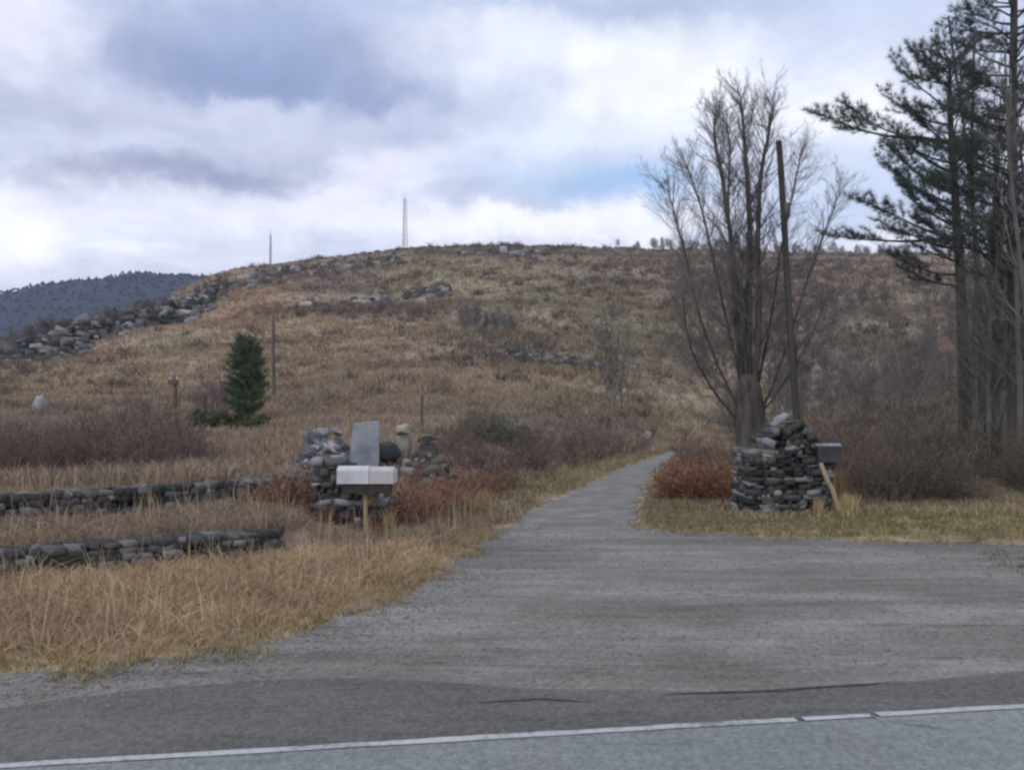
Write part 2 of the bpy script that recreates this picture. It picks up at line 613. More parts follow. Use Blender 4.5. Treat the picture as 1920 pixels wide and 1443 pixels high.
def tufts(acc, pos, h, spread, nb, width, col, bent=False, lean=0.45, cvar=0.25):
    N = len(pos)
    p = np.repeat(pos, nb, 0)
    hh = np.repeat(h, nb) * (0.45 + 0.75 * rng.random(N * nb))
    sp = np.repeat(np.broadcast_to(spread, (N,)), nb)
    th = rng.random(N * nb) * 2 * math.pi
    rr = np.sqrt(rng.random(N * nb)) * sp
    base = p + np.stack([np.cos(th) * rr, np.sin(th) * rr, np.zeros(N * nb) - 0.01], 1)
    ld = rng.normal(size=(N * nb, 2)) * lean
    tip = base + np.stack([ld[:, 0] * hh, ld[:, 1] * hh, hh], 1)
    c = np.repeat(col, nb, 0) * (1 - cvar / 2 + cvar * rng.random((N * nb, 1)))
    w_ = np.repeat(np.broadcast_to(width, (N,)), nb)
    bend = None
    if bent:
        bend = base + (tip - base) * np.array([0.35, 0.35, 0.66])
    blades(acc, base, tip, w_, c, bend)


# ------------------------------------------------------------------ tagging
def tag(o, label=None, cat=None, group=None, kind=None):
    if label:
        o['label'] = label
    if cat:
        o['category'] = cat
    if group:
        o['group'] = group
    if kind:
        o['kind'] = kind
    return o


def thing(name, label, cat, loc, group=None, rz=0.0):
    o = bpy.data.objects.new(name, None)
    o.empty_display_size = 0.2
    COL.objects.link(o)
    o.location = [float(v) for v in loc]
    o.rotation_euler = (0, 0, rz)
    return tag(o, label, cat, group)


def copy_tree(root, loc, rz=0.0, scale=1.0, label=None, group=None):
    c = root.copy()
    COL.objects.link(c)
    c.location = [float(v) for v in loc]
    c.rotation_euler = (0, 0, rz)
    c.scale = (scale, scale, scale) if np.isscalar(scale) else scale
    if label:
        c['label'] = label
    if group:
        c['group'] = group
    for ch in list(root.children):
        d = ch.copy()
        COL.objects.link(d)
        d.parent = c
        for gch in list(ch.children):
            e = gch.copy()
            COL.objects.link(e)
            e.parent = d
    return c


# ------------------------------------------------------------------ materials
def mat(name, build, rough=0.9, spec=0.25):
    m = bpy.data.materials.new(name)
    m.use_nodes = True
    t = m.node_tree
    b = t.nodes['Principled BSDF']
    b.inputs['Roughness'].default_value = rough
    b.inputs['Specular IOR Level'].default_value = spec
    n = NT(t)
    build(n, b)
    return m


def simple(c1, c2, scale, bump=0.0, detail=5, obj=True, stretch=None, rand=0.0):
    def f(n, b):
        tcn = n.node('ShaderNodeTexCoord')
        v = tcn.outputs['Object' if obj else 'Generated']
        if stretch:
            mp = n.node('ShaderNodeMapping')
            mp.inputs['Scale'].default_value = stretch
            n.link(v, mp.inputs[0])
            v = mp.outputs[0]
        no = n.noise(v, scale, detail, 0.6)
        c = n.ramp(no.outputs['Fac'], [(0.32, c1), (0.68, c2)])
        if rand:
            oi = n.node('ShaderNodeObjectInfo')
            s = n.m('ADD', n.m('MULTIPLY', oi.outputs['Random'], 2 * rand), 1 - rand)
            vmn = n.node('ShaderNodeVectorMath', operation='SCALE')
            n.link(c, vmn.inputs[0])
            n.link(s, vmn.inputs[3])
            c = vmn.outputs[0]
        n.link(c, b.inputs['Base Color'])
        if bump:
            bp = n.node('ShaderNodeBump')
            bp.inputs['Strength'].default_value = bump
            bp.inputs['Distance'].default_value = 0.03
            n.link(no.outputs['Fac'], bp.inputs['Height'])
            n.link(bp.outputs[0], b.inputs['Normal'])
    return f


def attr_mat(scale=3.0, var=0.35, bump=0.0, rand=0.0):
    def f(n, b):
        at_ = n.node('ShaderNodeVertexColor', layer_name='col')
        tcn = n.node('ShaderNodeTexCoord')
        no = n.noise(tcn.outputs['Object'], scale, 6, 0.62)
        s = n.m('ADD', n.m('MULTIPLY', no.outputs['Fac'], 2 * var), 1 - var)
        if rand:
            oi = n.node('ShaderNodeObjectInfo')
            s = n.m('MULTIPLY', s, n.m('ADD', n.m('MULTIPLY', oi.outputs['Random'], 2 * rand), 1 - rand))
        vmn = n.node('ShaderNodeVectorMath', operation='SCALE')
        n.link(at_.outputs['Color'], vmn.inputs[0])
        n.link(s, vmn.inputs[3])
        n.link(vmn.outputs[0], b.inputs['Base Color'])
        if bump:
            bp = n.node('ShaderNodeBump')
            bp.inputs['Strength'].default_value = bump
            bp.inputs['Distance'].default_value = 0.05
            n.link(no.outputs['Fac'], bp.inputs['Height'])
            n.link(bp.outputs[0], b.inputs['Normal'])
    return f


RANG = math.atan2(rt[1], rt[0])


def gravel_build(cA, cB, cC, streak=1.0, dirt=True):
    cA, cB, cC = [(c[0], c[1] * 1.0, c[2] * .93) for c in (cA, cB, cC)]
    def f(n, b):
        tcn = n.node('ShaderNodeTexCoord')
        mp = n.node('ShaderNodeMapping')
        mp.inputs['Rotation'].default_value = (0, 0, -RANG)
        mp.inputs['Scale'].default_value = (0.22, 1.5, 1)
        n.link(tcn.outputs['Object'], mp.inputs[0])
        st = n.noise(mp.outputs[0], 1.0, 7, 0.65, 0.4)
        big = n.noise(tcn.outputs['Object'], 0.45, 5, 0.6)
        gr = n.noise(tcn.outputs['Object'], 45.0, 3, 0.7)
        dn = n.noise(tcn.outputs['Object'], 0.9, 7, 0.68, 0.6)
        c_dirt = n.m('MULTIPLY', n.m('SUBTRACT', dn.outputs['Fac'], 0.50), 5.0, True)
        patchy = n.noise(mp.outputs[0], 2.6, 8, 0.72, 0.8)
        vo = n.node('ShaderNodeTexVoronoi')
        n.link(tcn.outputs['Object'], vo.inputs['Vector'])
        vo.inputs['Scale'].default_value = 34.0
        f1 = n.m('ADD', n.m('MULTIPLY', st.outputs['Fac'], 0.6 * streak), n.m('MULTIPLY', big.outputs['Fac'], 1 - 0.6 * streak))
        c = n.ramp(f1, [(0.36, cA), (0.5, cB), (0.64, cC)])
        c = n.mix(n.m('MULTIPLY', c_dirt, 0.75 if dirt else 0.15), c, (.15, .125, .098))
        c = n.mix(n.m('MULTIPLY', n.m('SUBTRACT', patchy.outputs['Fac'], 0.56), 6.0, True), c, tuple(v * .62 for v in cA))
        c = n.mix(n.m('MULTIPLY', n.m('SUBTRACT', 0.42, patchy.outputs['Fac']), 5.0, True), c, tuple(v * 1.12 for v in cC))
        bw = n.node('ShaderNodeRGBToBW')
        n.link(vo.outputs['Color'], bw.inputs[0])
        c = n.mix(0.32, c, bw.outputs[0], 'SOFT_LIGHT')
        s = n.m('ADD', n.m('MULTIPLY', gr.outputs['Fac'], 0.7), 0.65)
        vmn = n.node('ShaderNodeVectorMath', operation='SCALE')
        n.link(c, vmn.inputs[0])
        n.link(s, vmn.inputs[3])
        n.link(vmn.outputs[0], b.inputs['Base Color'])
        bp = n.node('ShaderNodeBump')
        bp.inputs['Strength'].default_value = 0.5
        bp.inputs['Distance'].default_value = 0.02
        n.link(n.m('ADD', gr.outputs['Fac'], vo.outputs['Distance']), bp.inputs['Height'])
        n.link(bp.outputs[0], b.inputs['Normal'])
    return f


M_ground = mat('ground_cover', attr_mat(5.0, 0.45, 0.8))
M_grass = mat('dry_grass', attr_mat(2.0, 0.15), 0.85)
M_brush = mat('bare_twigs', attr_mat(1.0, 0.2, 0, 0.22), 0.9)
M_gravel = mat('gravel', gravel_build((.115, .104, .092), (.195, .190, .184), (.285, .285, .285)), 0.92)
M_drive = mat('drive_gravel', simple((.125, .118, .104), (.245, .242, .225), 1.6, .5, 8), 0.92)
M_shoulder = mat('old_asphalt', gravel_build((.090, .087, .086), (.118, .115, .115), (.15, .148, .148), 0.9, False), 0.88)
M_asphalt = mat('road_asphalt', gravel_build((.185, .20, .205), (.215, .232, .238), (.245, .262, .27), 0.9, False), 0.8)
def paint_build(n, b):
    tcn = n.node('ShaderNodeTexCoord')
    a1 = n.noise(tcn.outputs['Object'], 22, 6, .75)
    a2 = n.noise(tcn.outputs['Object'], 1.3, 4, .6)
    f = n.m('ADD', n.m('MULTIPLY', a1.outputs['Fac'], .6), n.m('MULTIPLY', a2.outputs['Fac'], .4))
    n.link(n.ramp(f, [(.40, (.20, .215, .22)), (.50, (.40, .41, .42)), (.62, (.48, .48, .49))]), b.inputs['Base Color'])


M_paint = mat('worn_white_paint', paint_build, 0.8)
M_tar = mat('tar_crack', simple((.03, .03, .03), (.07, .065, .06), 8), 0.9)
M_stone = mat('field_stone', attr_mat(9.0, 0.5, 0.6), 0.9)
M_pebble = mat('pebbles', attr_mat(9.0, 0.2), 0.9)
M_bark = mat('grey_bark', simple((.038, .034, .030), (.115, .10, .09), 6, 0.8, 6, True, (1, 1, .22)), 0.95)
M_twig = mat('twig_bark', simple((.10, .092, .088), (.17, .158, .15), 2, 0, 3, True, None, 0.2), 0.95)
M_fartwig = mat('pale_twigs', simple((.13, .115, .105), (.22, .20, .185), 2, 0, 3, True, None, 0.3), 0.95)
M_skytwig = mat('pale_twigs_thin', simple((.24, .215, .20), (.34, .31, .29), 2, 0, 3, True, None, 0.3), 0.95)
M_pinebark = mat('pine_bark', simple((.036, .034, .030), (.092, .084, .076), 7, 0.9, 6, True, (1, 1, .3)), 0.95)
M_needle = mat('pine_needles', attr_mat(1.2, 0.5), 0.8)
M_pole = mat('weathered_pole', simple((.07, .06, .05), (.15, .13, .11), 8, 0.4, 5, True, (1, 1, .08)), 0.9)
M_darkpole = mat('dark_creosoted_pole', simple((.035, .033, .030), (.085, .076, .066), 8, 0.4, 5, True, (1, 1, .08)), 0.9)
M_metal = mat('galvanised_steel', simple((.38, .40, .42), (.55, .57, .60), 4), 0.5, 0.5)
M_mast = mat('weathered_mast_steel', simple((.15, .16, .18), (.24, .26, .28), 4), 0.6, 0.4)
M_white = mat('white_painted_metal', simple((.42, .42, .44), (.62, .62, .65), 2.6, 0.15), 0.5, 0.4)
M_greywhite = mat('greyed_white_metal', simple((.34, .33, .34), (.50, .48, .48), 3.0, 0.15), 0.6, 0.3)
M_undershade = mat('dark_under_box_shade', simple((.025, .022, .022), (.07, .05, .04), 6), 0.7)  # near-black colour painting the shade beneath the white boxes
M_black = mat('black_painted_metal', simple((.018, .02, .023), (.045, .048, .052), 5, 0.1), 0.45, 0.5)
M_palewood = mat('pale_wood', simple((.26, .20, .12), (.42, .34, .22), 9, 0.4, 5, True, (1, 1, .12)), 0.85)
M_brownwood = mat('brown_wood', simple((.10, .062, .035), (.21, .135, .075), 9, 0.4, 5, True, (1, 1, .12)), 0.85)
M_hill = mat('wooded_hill', attr_mat(0.02, 0.4), 0.95)

# ------------------------------------------------------------------ ground sheet
rows = np.concatenate([np.linspace(-60, 3, 22), np.arange(3.4, 30, 0.32), np.exp(np.linspace(math.log(30.3), math.log(420), 190)),
                       np.exp(np.linspace(math.log(440), math.log(3600), 26))])
ns = 300
s = np.linspace(-1, 1, ns)
s = 0.55 * s + 0.45 * s ** 3
hw = 34 + 1.05 * np.clip(rows, 0, None)
GX = s[None, :] * hw[:, None]
GY = np.repeat(rows[:, None], ns, 1)
GZ = G(GX, GY)
inap = in_poly(GX, GY, apron_poly)
GZ = np.where((GY < 17) & inap, 0.0, GZ)
GV = np.stack([GX, GY, GZ], -1).reshape(-1, 3)
ii, jj = np.meshgrid(np.arange(len(rows) - 1), np.arange(ns - 1), indexing='ij')
q = (ii * ns + jj).ravel()
GF = np.stack([q, q + 1, q + ns + 1, q + ns], 1)
GC = cover(GV[:, 0], GV[:, 1], GV[:, 2])
farm = sstep(430, 700, GV[:, 1])[:, None]
GC = GC * (1 - farm) + np.array((.05, .048, .045)) * farm
tag(new_mesh_obj('ground', GV, GF, M_ground, None, GC, True), 'brown late autumn ground rising to the hill', 'ground', None, 'structure')

# far wooded hill
hx = np.linspace(-2600, 2600, 240)
ridge_px = [(-2000, 640), (-900, 600), (-400, 590), (-100, 572), (0, 560), (60, 547), (100, 536), (180, 526), (260, 518), (330, 516), (420, 522), (600, 545), (900, 580), (1500, 600), (3500, 640)]
HD = 1750.0
HV = []
vs = np.linspace(0, 1, 40)
for v_ in vs:
    d_ = 1100 + (HD - 1100) * v_
    xpx = CX + F * hx / HD
    top = EYE + (HOR - np.interp(xpx, [p[0] for p in ridge_px], [p[1] for p in ridge_px])) / F * HD
    z_ = -25 + (top + 25) * sstep(0, 1, np.full_like(hx, v_)) + (fbm(hx / 60, np.full_like(hx, d_ / 60), 4) - .5) * 16 * v_
    HV.append(np.stack([hx, np.full_like(hx, d_), z_], 1))
back = HV[-1].copy()
back[:, 1] += 500
back[:, 2] = -30
HV.append(back)
HV = np.array(HV)
m_, n_ = HV.shape[:2]
ii, jj = np.meshgrid(np.arange(m_ - 1), np.arange(n_ - 1), indexing='ij')
q = (ii * n_ + jj).ravel()
HF = np.stack([q, q + 1, q + n_ + 1, q + n_], 1)
HVf = HV.reshape(-1, 3)
hc = np.array((.030, .032, .042)) * (0.7 + 0.6 * fbm(HVf[:, 0] / 40, HVf[:, 1] / 90, 9)[:, None])
tag(new_mesh_obj('far_hill', HVf, HF, M_hill, None, hc, True), 'dark blue wooded hill far off behind the left slope', 'hill', None, 'structure')
# its woods
fa = Acc()
N = 14000
fi = rng.integers(0, n_ - 1, N)
fv = np.sqrt(rng.random(N)) * (m_ - 2.01)
vi = fv.astype(int)
pa = HV[vi, fi] + (HV[vi + 1, fi] - HV[vi, fi]) * (fv - vi)[:, None]
pa[:, 0] += rng.normal(size=N) * 10
hh = 3 + 4.5 * rng.random(N)
for k in range(3):
    th = k * math.pi / 3 + rng.random(N)
    sx = np.stack([np.cos(th), np.sin(th), 0 * th], 1) * (2.4 + 2.6 * rng.random((N, 1)))
    V = np.stack([pa - sx, pa + sx, pa + np.stack([0 * hh, 0 * hh, hh], 1)], 1).reshape(-1, 3)
    c = np.repeat(np.array((.040, .042, .054)) * (0.75 + .5 * rng.random((N, 1))), 3, 0)
    fa.add(V, np.arange(N)[:, None] * 3 + np.array([[0, 1, 2]]), c)
tag(fa.build('distant_forest', M_hill), 'dark mass of trees covering the far hill', 'forest', None, 'stuff')


# ------------------------------------------------------------------ road, shoulder, apron, drive
def sheet(name, poly, z, m):
    bm = bmesh.new()
    vs_ = [bm.verts.new((float(p[0]), float(p[1]), z)) for p in poly]
    f = bm.faces.new(vs_)
    bmesh.ops.recalc_face_normals(bm, faces=[f])
    if f.normal.z < 0:
        bmesh.ops.reverse_faces(bm, faces=[f])
    bmesh.ops.triangulate(bm, faces=bm.faces[:])
    me = bpy.data.meshes.new(name)
    bm.to_mesh(me)
    bm.free()
    me.materials.append(m)
    o = bpy.data.objects.new(name, me)
    COL.objects.link(o)
    return o


L0 = line_a[:2]
tag(sheet('gravel_apron', apron_poly, 0.012, M_gravel), 'worn grey gravel apron where the drive meets the road', 'gravel', None, 'structure')
sh_px = [(-900, 1390), (-300, 1352), (0, 1335), (200, 1305), (420, 1282), (650, 1270), (900, 1290), (1240, 1303), (1450, 1298), (1680, 1280), (1920, 1262), (2300, 1240), (2900, 1215)]
sh_edge = ragged(chaikin([PF(*p)[:2] for p in sh_px]), 0.07, 15)
sh_poly = np.vstack([sh_edge, [sh_edge[-1] * 0 + L0 + rt * 40 - rn * 0.02, L0 - rt * 40 - rn * 0.02]])
tag(sheet('asphalt_shoulder', sh_poly, 0.017, M_shoulder), 'dark worn asphalt shoulder outside the white line', 'shoulder', None, 'structure')
road_edge = ragged([L0 - rt * 60, L0 + rt * 60], 0.0, 1, 1.0)
road_poly = np.vstack([road_edge, [L0 + rt * 60 - rn * 8.2, L0 - rt * 60 - rn * 8.2]])
tag(sheet('road', road_poly, 0.022, M_asphalt), 'pale blue grey asphalt road', 'road', None, 'structure')
# worn edge line with a break where the surface is cracked
la = Acc()


def strip_quads(acc, a, b, w0, z, seed):
    n = max(2, int(np.linalg.norm(b - a) / 0.1))
    tt = np.linspace(0, 1, n)
    c = a + (b - a) * tt[:, None]
    k = np.arange(n) * 0.1
    lo = c + rn * (0.012 * (fbm(k * 5, k * 0, seed) - .5))[:, None]
    hi = c + rn * (w0 + 0.03 * (fbm(k * 5, k * 0 + 3, seed + 1) - .5))[:, None]
    V = np.vstack([np.c_[lo, np.full(n, z)], np.c_[hi, np.full(n, z)]])
    i = np.arange(n - 1)
    acc.add(V, np.stack([i, i + 1, n + i + 1, n + i], 1))


def on_line(xpx, ypx):
    p = PF(xpx, ypx)[:2]
    return L0 + rt * ((p - L0) @ rt)


strip_quads(la, L0 - rt * 30, on_line(1496, 1358), 0.072, 0.027, 3)
strip_quads(la, on_line(1508, 1356), on_line(1640, 1350), 0.072, 0.027, 5)
strip_quads(la, on_line(1652, 1350), L0 + rt * 30, 0.075, 0.027, 8)
o = la.build('edge_line', M_paint)
tag(o, 'worn white edge line along the road', 'road marking', None, 'structure')
# crack between asphalt and gravel, and the patch in the road edge
cr = Acc()


def crack(pxs, w0, z, seed, to=None):
    p = ragged([PF(*q_)[:2] for q_ in pxs], 0.045, seed, 0.06)
    n = len(p)
    t_ = np.gradient(p, axis=0)
    t_ /= np.linalg.norm(t_, axis=1)[:, None]
    nn = np.stack([-t_[:, 1], t_[:, 0]], 1)
    wv = w0 * (0.25 + 1.3 * fbm(np.arange(n) * 0.3, np.zeros(n), seed)) * np.clip(np.minimum(np.arange(n), np.arange(n)[::-1]) / 6, 0.05, 1)
    V = np.vstack([np.c_[p - nn * wv[:, None], np.full(n, z)], np.c_[p + nn * wv[:, None], np.full(n, z)]])
    i = np.arange(n - 1)
    cr.add(V, np.stack([i, i + 1, n + i + 1, n + i], 1))


crack([(1235, 1308), (1330, 1303), (1460, 1300), (1570, 1293), (1690, 1280)], 0.022, 0.0215, 3)
crack([(880, 1322), (1000, 1316), (1120, 1322)], 0.016, 0.0215, 6)
crack([(1625, 1340), (1640, 1353), (1665, 1365)], 0.03, 0.0315, 8)
crack([(1655, 1360), (1720, 1370), (1800, 1380)], 0.010, 0.0315, 9)
tag(cr.build('asphalt_crack', M_tar), 'dark cracks in the asphalt edge', 'crack', None, 'structure')

# drive: strip that follows the ground
dc = np.array(drive_c)
tt = np.gradient(dc[:, :2], axis=0)
tt /= np.linalg.norm(tt, axis=1)[:, None]
nn = np.stack([tt[:, 1], -tt[:, 0]], 1)
dc[:, 2] *= .88
fine_t = np.linspace(0, len(dc) - 1, 160)
ci = np.stack([np.interp(fine_t, np.arange(len(dc)), dc[:, k]) for k in range(4)], 1)
ni = np.stack([np.interp(fine_t, np.arange(len(dc)), nn[:, k]) for k in range(2)], 1)
lat = np.linspace(-0.5, 0.5, 9)
DV = []
for k, l in enumerate(lat):
    jag = (fbm(fine_t * 2.2, np.full_like(fine_t, k), 61) - .5) * 0.6 * (abs(l) > .45)
    xy = ci[:, :2] + ni * (ci[:, 2] * (l) + jag)[:, None]
    DV.append(np.c_[xy, G(xy[:, 0], xy[:, 1]) + 0.022 * sstep(14.4, 16, xy[:, 1]) + .004 - 0.015 * (abs(l) > .45)])
DV = np.array(DV)
m_, n_ = DV.shape[:2]
ii, jj = np.meshgrid(np.arange(m_ - 1), np.arange(n_ - 1), indexing='ij')
q = (ii * n_ + jj).ravel()
tag(new_mesh_obj('driveway', DV.reshape(-1, 3), np.stack([q, q + n_, q + n_ + 1, q + 1], 1), M_drive, None, None, True),
    'narrow gravel drive climbing between the stone pillars', 'driveway', None, 'structure')


# ------------------------------------------------------------------ stones
ico = bmesh.new()
bmesh.ops.create_icosphere(ico, subdivisions=2, radius=1.0)
ICO_V = np.array([v.co[:] for v in ico.verts])
ICO_F = np.array([[v.index for v in f.verts] for f in ico.faces])
ico.free()
ico = bmesh.new()
bmesh.ops.create_icosphere(ico, subdivisions=3, radius=1.0)
ICO3_V = np.array([v.co[:] for v in ico.verts])
ICO3_F = np.array([[v.index for v in f.verts] for f in ico.faces])
ico.free()


def stone_geo(size, pos, rz=0.0, tilt=0.0, r=rng, box=0.42, fine=False, rough=0.2):
    V0, F0 = (ICO3_V, ICO3_F) if fine else (ICO_V, ICO_F)
    v = np.sign(V0) * np.abs(V0) ** box
    v = v / np.abs(v).max()
    # facets cut by random planes
    for _ in range(10):
        nrm = r.normal(size=3)
        nrm /= np.linalg.norm(nrm)
        dcut = 0.62 + 0.4 * r.random()
        ex = np.maximum(v @ nrm - dcut, 0)
        v = v - ex[:, None] * nrm
    v = v + r.normal(size=v.shape) * rough * 0.25
    v = v * np.asarray(size) * 0.5
    c, s_ = math.cos(tilt), math.sin(tilt)
    v = np.stack([v[:, 0] * c - v[:, 2] * s_, v[:, 1], v[:, 0] * s_ + v[:, 2] * c], 1)
    c, s_ = math.cos(rz), math.sin(rz)
    v = np.stack([v[:, 0] * c - v[:, 1] * s_, v[:, 0] * s_ + v[:, 1] * c, v[:, 2]], 1)
    return v + np.asarray(pos), F0


def slab_geo(size, pos, rz=0.0, tilt=0.0, r=rng):
    v = np.array([(x, y, z) for x in (-1, 1) for y in (-1, 1) for z in (-1, 1)], float)
    v *= 1 + (r.random((8, 3)) - .5) * np.array([.35, .4, .45])
    v = v * np.asarray(size) * .5
    c, s_ = math.cos(tilt), math.sin(tilt)
    v = np.stack([v[:, 0] * c - v[:, 2] * s_, v[:, 1], v[:, 0] * s_ + v[:, 2] * c], 1)
    c, s_ = math.cos(rz), math.sin(rz)
    v = np.stack([v[:, 0] * c - v[:, 1] * s_, v[:, 0] * s_ + v[:, 1] * c, v[:, 2]], 1)
    f = np.array([(0, 1, 3, 2), (4, 6, 7, 5), (0, 4, 5, 1), (2, 3, 7, 6), (0, 2, 6, 4), (1, 5, 7, 3)])
    return v + np.asarray(pos), f


def rough_stone(size, pos, rz=0.0, tilt=0.0, r=rng):
    return slab_geo(size, pos, rz, tilt, r) if r.random() < .72 else stone_geo(size, pos, rz, tilt, r)


STONE_COLS = [np.array(c) for c in [(.075, .078, .08), (.12, .122, .125), (.045, .047, .05), (.21, .208, .20), (.085, .095, .07), (.06, .06, .06), (.30, .30, .31), (.10, .092, .08)]]


def scol(r=rng, pal=STONE_COLS):
    return pal[r.integers(len(pal))] * (0.8 + 0.4 * r.random())


def stone_pillar(label, base, width, depth, prof, r, pal, parts=True):
    """prof(t) -> (left, right) limits across the face at height t, None above the top"""
    t = thing('stone_pillar', label, 'stone pillar', base)
    body = Acc()
    z = -0.05
    while True:
        hcourse = 0.05 + 0.075 * r.random()
        pr = prof(z + hcourse / 2)
        if pr is None:
            break
        l, rr = pr
        ny = 3
        for iy in range(ny):
            y = -depth / 2 + (iy + .5) * depth / ny
            x = l
            while x < rr - 0.04:
                wst = min(0.09 + 0.26 * r.random() ** 1.5, rr - x + 0.05)
                body.add(*rough_stone((wst * 1.04, depth / ny * (1.0 + .45 * r.random()), hcourse * (1.0 + .25 * r.random())),
                                    (x + wst / 2, y + 0.05 * (r.random() - .5), z + hcourse / 2), (r.random() - .5) * .4, (r.random() - .5) * (.2 if z < 1.25 else .9), r), scol(r, pal))
                x += wst
        z += hcourse * 0.93
    body.build('stonework', M_stone, t)
    return t, z


# right pillar: solid block with a heaped top
rb = at(1462, 17.0)
rb[2] = P(1462, 968, 17.0)[2]
PW = 150 / F * 17.0


def prof_r(z):
    if z < 1.30:
        return (-PW / 2, PW / 2)
    k = (z - 1.30) / 0.50
    if k > 1:
        return None
    return (-PW / 2 + PW * (.16 + .26 * k), PW / 2 - PW * (.05 + .33 * k ** 1.3))


r1 = np.random.default_rng(11)
tR, zt = stone_pillar('square dry stone pillar with a heaped peaked top right of the drive', rb, PW, 1.1, prof_r, r1, [c * .8 for c in STONE_COLS])
cap = Acc()
cap.add(*stone_geo((0.34, .3, .16), (0.02, -.1, zt + .06), .4, .35, r1), np.array((.27, .265, .29)))
cap.build('cap_stone', M_stone, tR)
cap = Acc()
cap.add(*stone_geo((0.30, .3, .12), (-0.12, -.25, zt - .02), .1, .6, r1), np.array((.20, .20, .22)))
cap.build('cap_stone', M_stone, tR)

# left pillar: broken, lower, half eaten by weeds
lb = at(662, 14.3)
lb[2] = P(662, 1012, 14.3)[2]
LW = 1.17


def prof_l(z):
    if z < 0.78:
        return (-LW / 2, LW / 2 - .06 * z)
    if z < 1.32:
        k = (z - .78) / .54
        return (-LW / 2 + 0.02, LW * 0.02 - 0.12 * k)
    return None


tL, _ = stone_pillar('broken dry stone pillar half fallen, behind the long white mailbox', lb, LW, 0.8, prof_l, np.random.default_rng(5), STONE_COLS)


def stone_wall(label, pts, h, thick, seed, z_of, pal=STONE_COLS):
    r = np.random.default_rng(seed)
    pts = [np.array(p) for p in pts]
    L = np.concatenate([[0], np.cumsum([np.linalg.norm(b - a) for a, b in zip(pts[:-1], pts[1:])])])
    xs, ys = [p[0] for p in pts], [p[1] for p in pts]
    acc = Acc()
    ncourse = 5
    for k in range(ncourse):
        hc_ = h / ncourse
        for row in range(2):
            s_ = 0.0
            while s_ < L[-1]:
                wst = 0.08 + 0.19 * r.random()
                sm = s_ + wst / 2
                x, y = np.interp(sm, L, xs), np.interp(sm, L, ys)
                x2, y2 = np.interp(sm + .2, L, xs), np.interp(sm + .2, L, ys)
                a = math.atan2(y2 - y, x2 - x + 1e-6)
                hm = h * (0.62 + 0.7 * vnoise(np.array([sm * 0.7]), np.array([3.0]), seed)[0])
                if (k + 1) * hc_ <= hm + 0.06:
                    off = (row - .5) * thick * .55
                    acc.add(*rough_stone((wst * 1.08, thick * .62, hc_ * (1.05 + .3 * r.random())),
                                       (x - math.sin(a) * off, y + math.cos(a) * off, z_of(x, y) + hc_ * (k + .4)), a + (r.random() - .5) * .3, (r.random() - .5) * .2, r),
                            scol(r, pal))
                s_ += wst
    mid = pts[len(pts) // 2]
    o = acc.build('stone_wall', M_stone, None, False, (mid[0], mid[1], z_of(*mid)))
    return tag(o, label, 'stone wall', 'low stone terrace walls on the left')


WALLPAL = [np.array(c) for c in [(.06, .06, .063), (.085, .085, .085), (.045, .047, .048), (.13, .127, .123), (.055, .062, .05), (.20, .195, .19)]]
stone_wall('low mossy dry stone wall nearest the roadside grass', [p - np.array((0, .08)) for p in wall1[:-1]] + [PF(515, 1040)[:2]], 0.36, 0.42, 3, lambda x, y: 0.0, WALLPAL)
stone_wall('low dark dry stone wall behind, on the upper terrace', [p - np.array((0, .08)) for p in wall2], 0.48, 0.42, 4, lambda x, y: 0.27, WALLPAL)

# rubble behind the left pillar
GB = 'boulders heaped behind the broken pillar'
boulders = [  # px centre x, base y, width px, height px, distance, colour, label
    (566, 852, 34, 22, 20.0, (.22, .23, .25), 'grey boulder at the far left end of the heap'),
    (582, 830, 34, 26, 20.8, (.30, .31, .34), 'blue grey boulder on the left shoulder of the heap'),
    (604, 818, 36, 20, 21.0, (.52, .53, .56), 'palest grey boulder lying on top of the heap'),
    (632, 816, 28, 18, 21.0, (.40, .39, .38), 'small light grey boulder on top of the heap, beside the slab'),
    (596, 842, 34, 22, 20.2, (.36, .37, .40), 'light grey boulder in the middle of the heap'),
    (622, 838, 30, 18, 20.2, (.20, .20, .205), 'dark grey boulder under the top of the heap'),
    (645, 838, 24, 20, 20.2, (.05, .05, .05), 'black boulder left of the slab'),
    (590, 864, 36, 20, 19.4, (.17, .17, .165), 'dark boulder at the foot of the heap'),
    (628, 864, 36, 22, 19.3, (.30, .30, .28), 'grey green boulder low down beside the pillar'),
    (727, 850, 40, 46, 20.6, (.09, .10, .095), 'dark squarish boulder right of the upright slab'),
    (757, 815, 22, 20, 20.8, (.56, .50, .40), 'pale tan boulder standing highest right of the dark one'),
    (766, 846, 24, 32, 20.2, (.44, .42, .37), 'tall pale boulder right of the dark squarish one'),
    (800, 828, 46, 14, 20.9, (.15, .145, .13), 'flat dark boulder forming a low ledge'),
    (836, 836, 30, 20, 20.7, (.17, .15, .13), 'dark brown boulder at the right end of the heap'),
    (812, 848, 26, 20, 20.1, (.26, .24, .22), 'brown boulder half sunk in weeds under the ledge'),
]
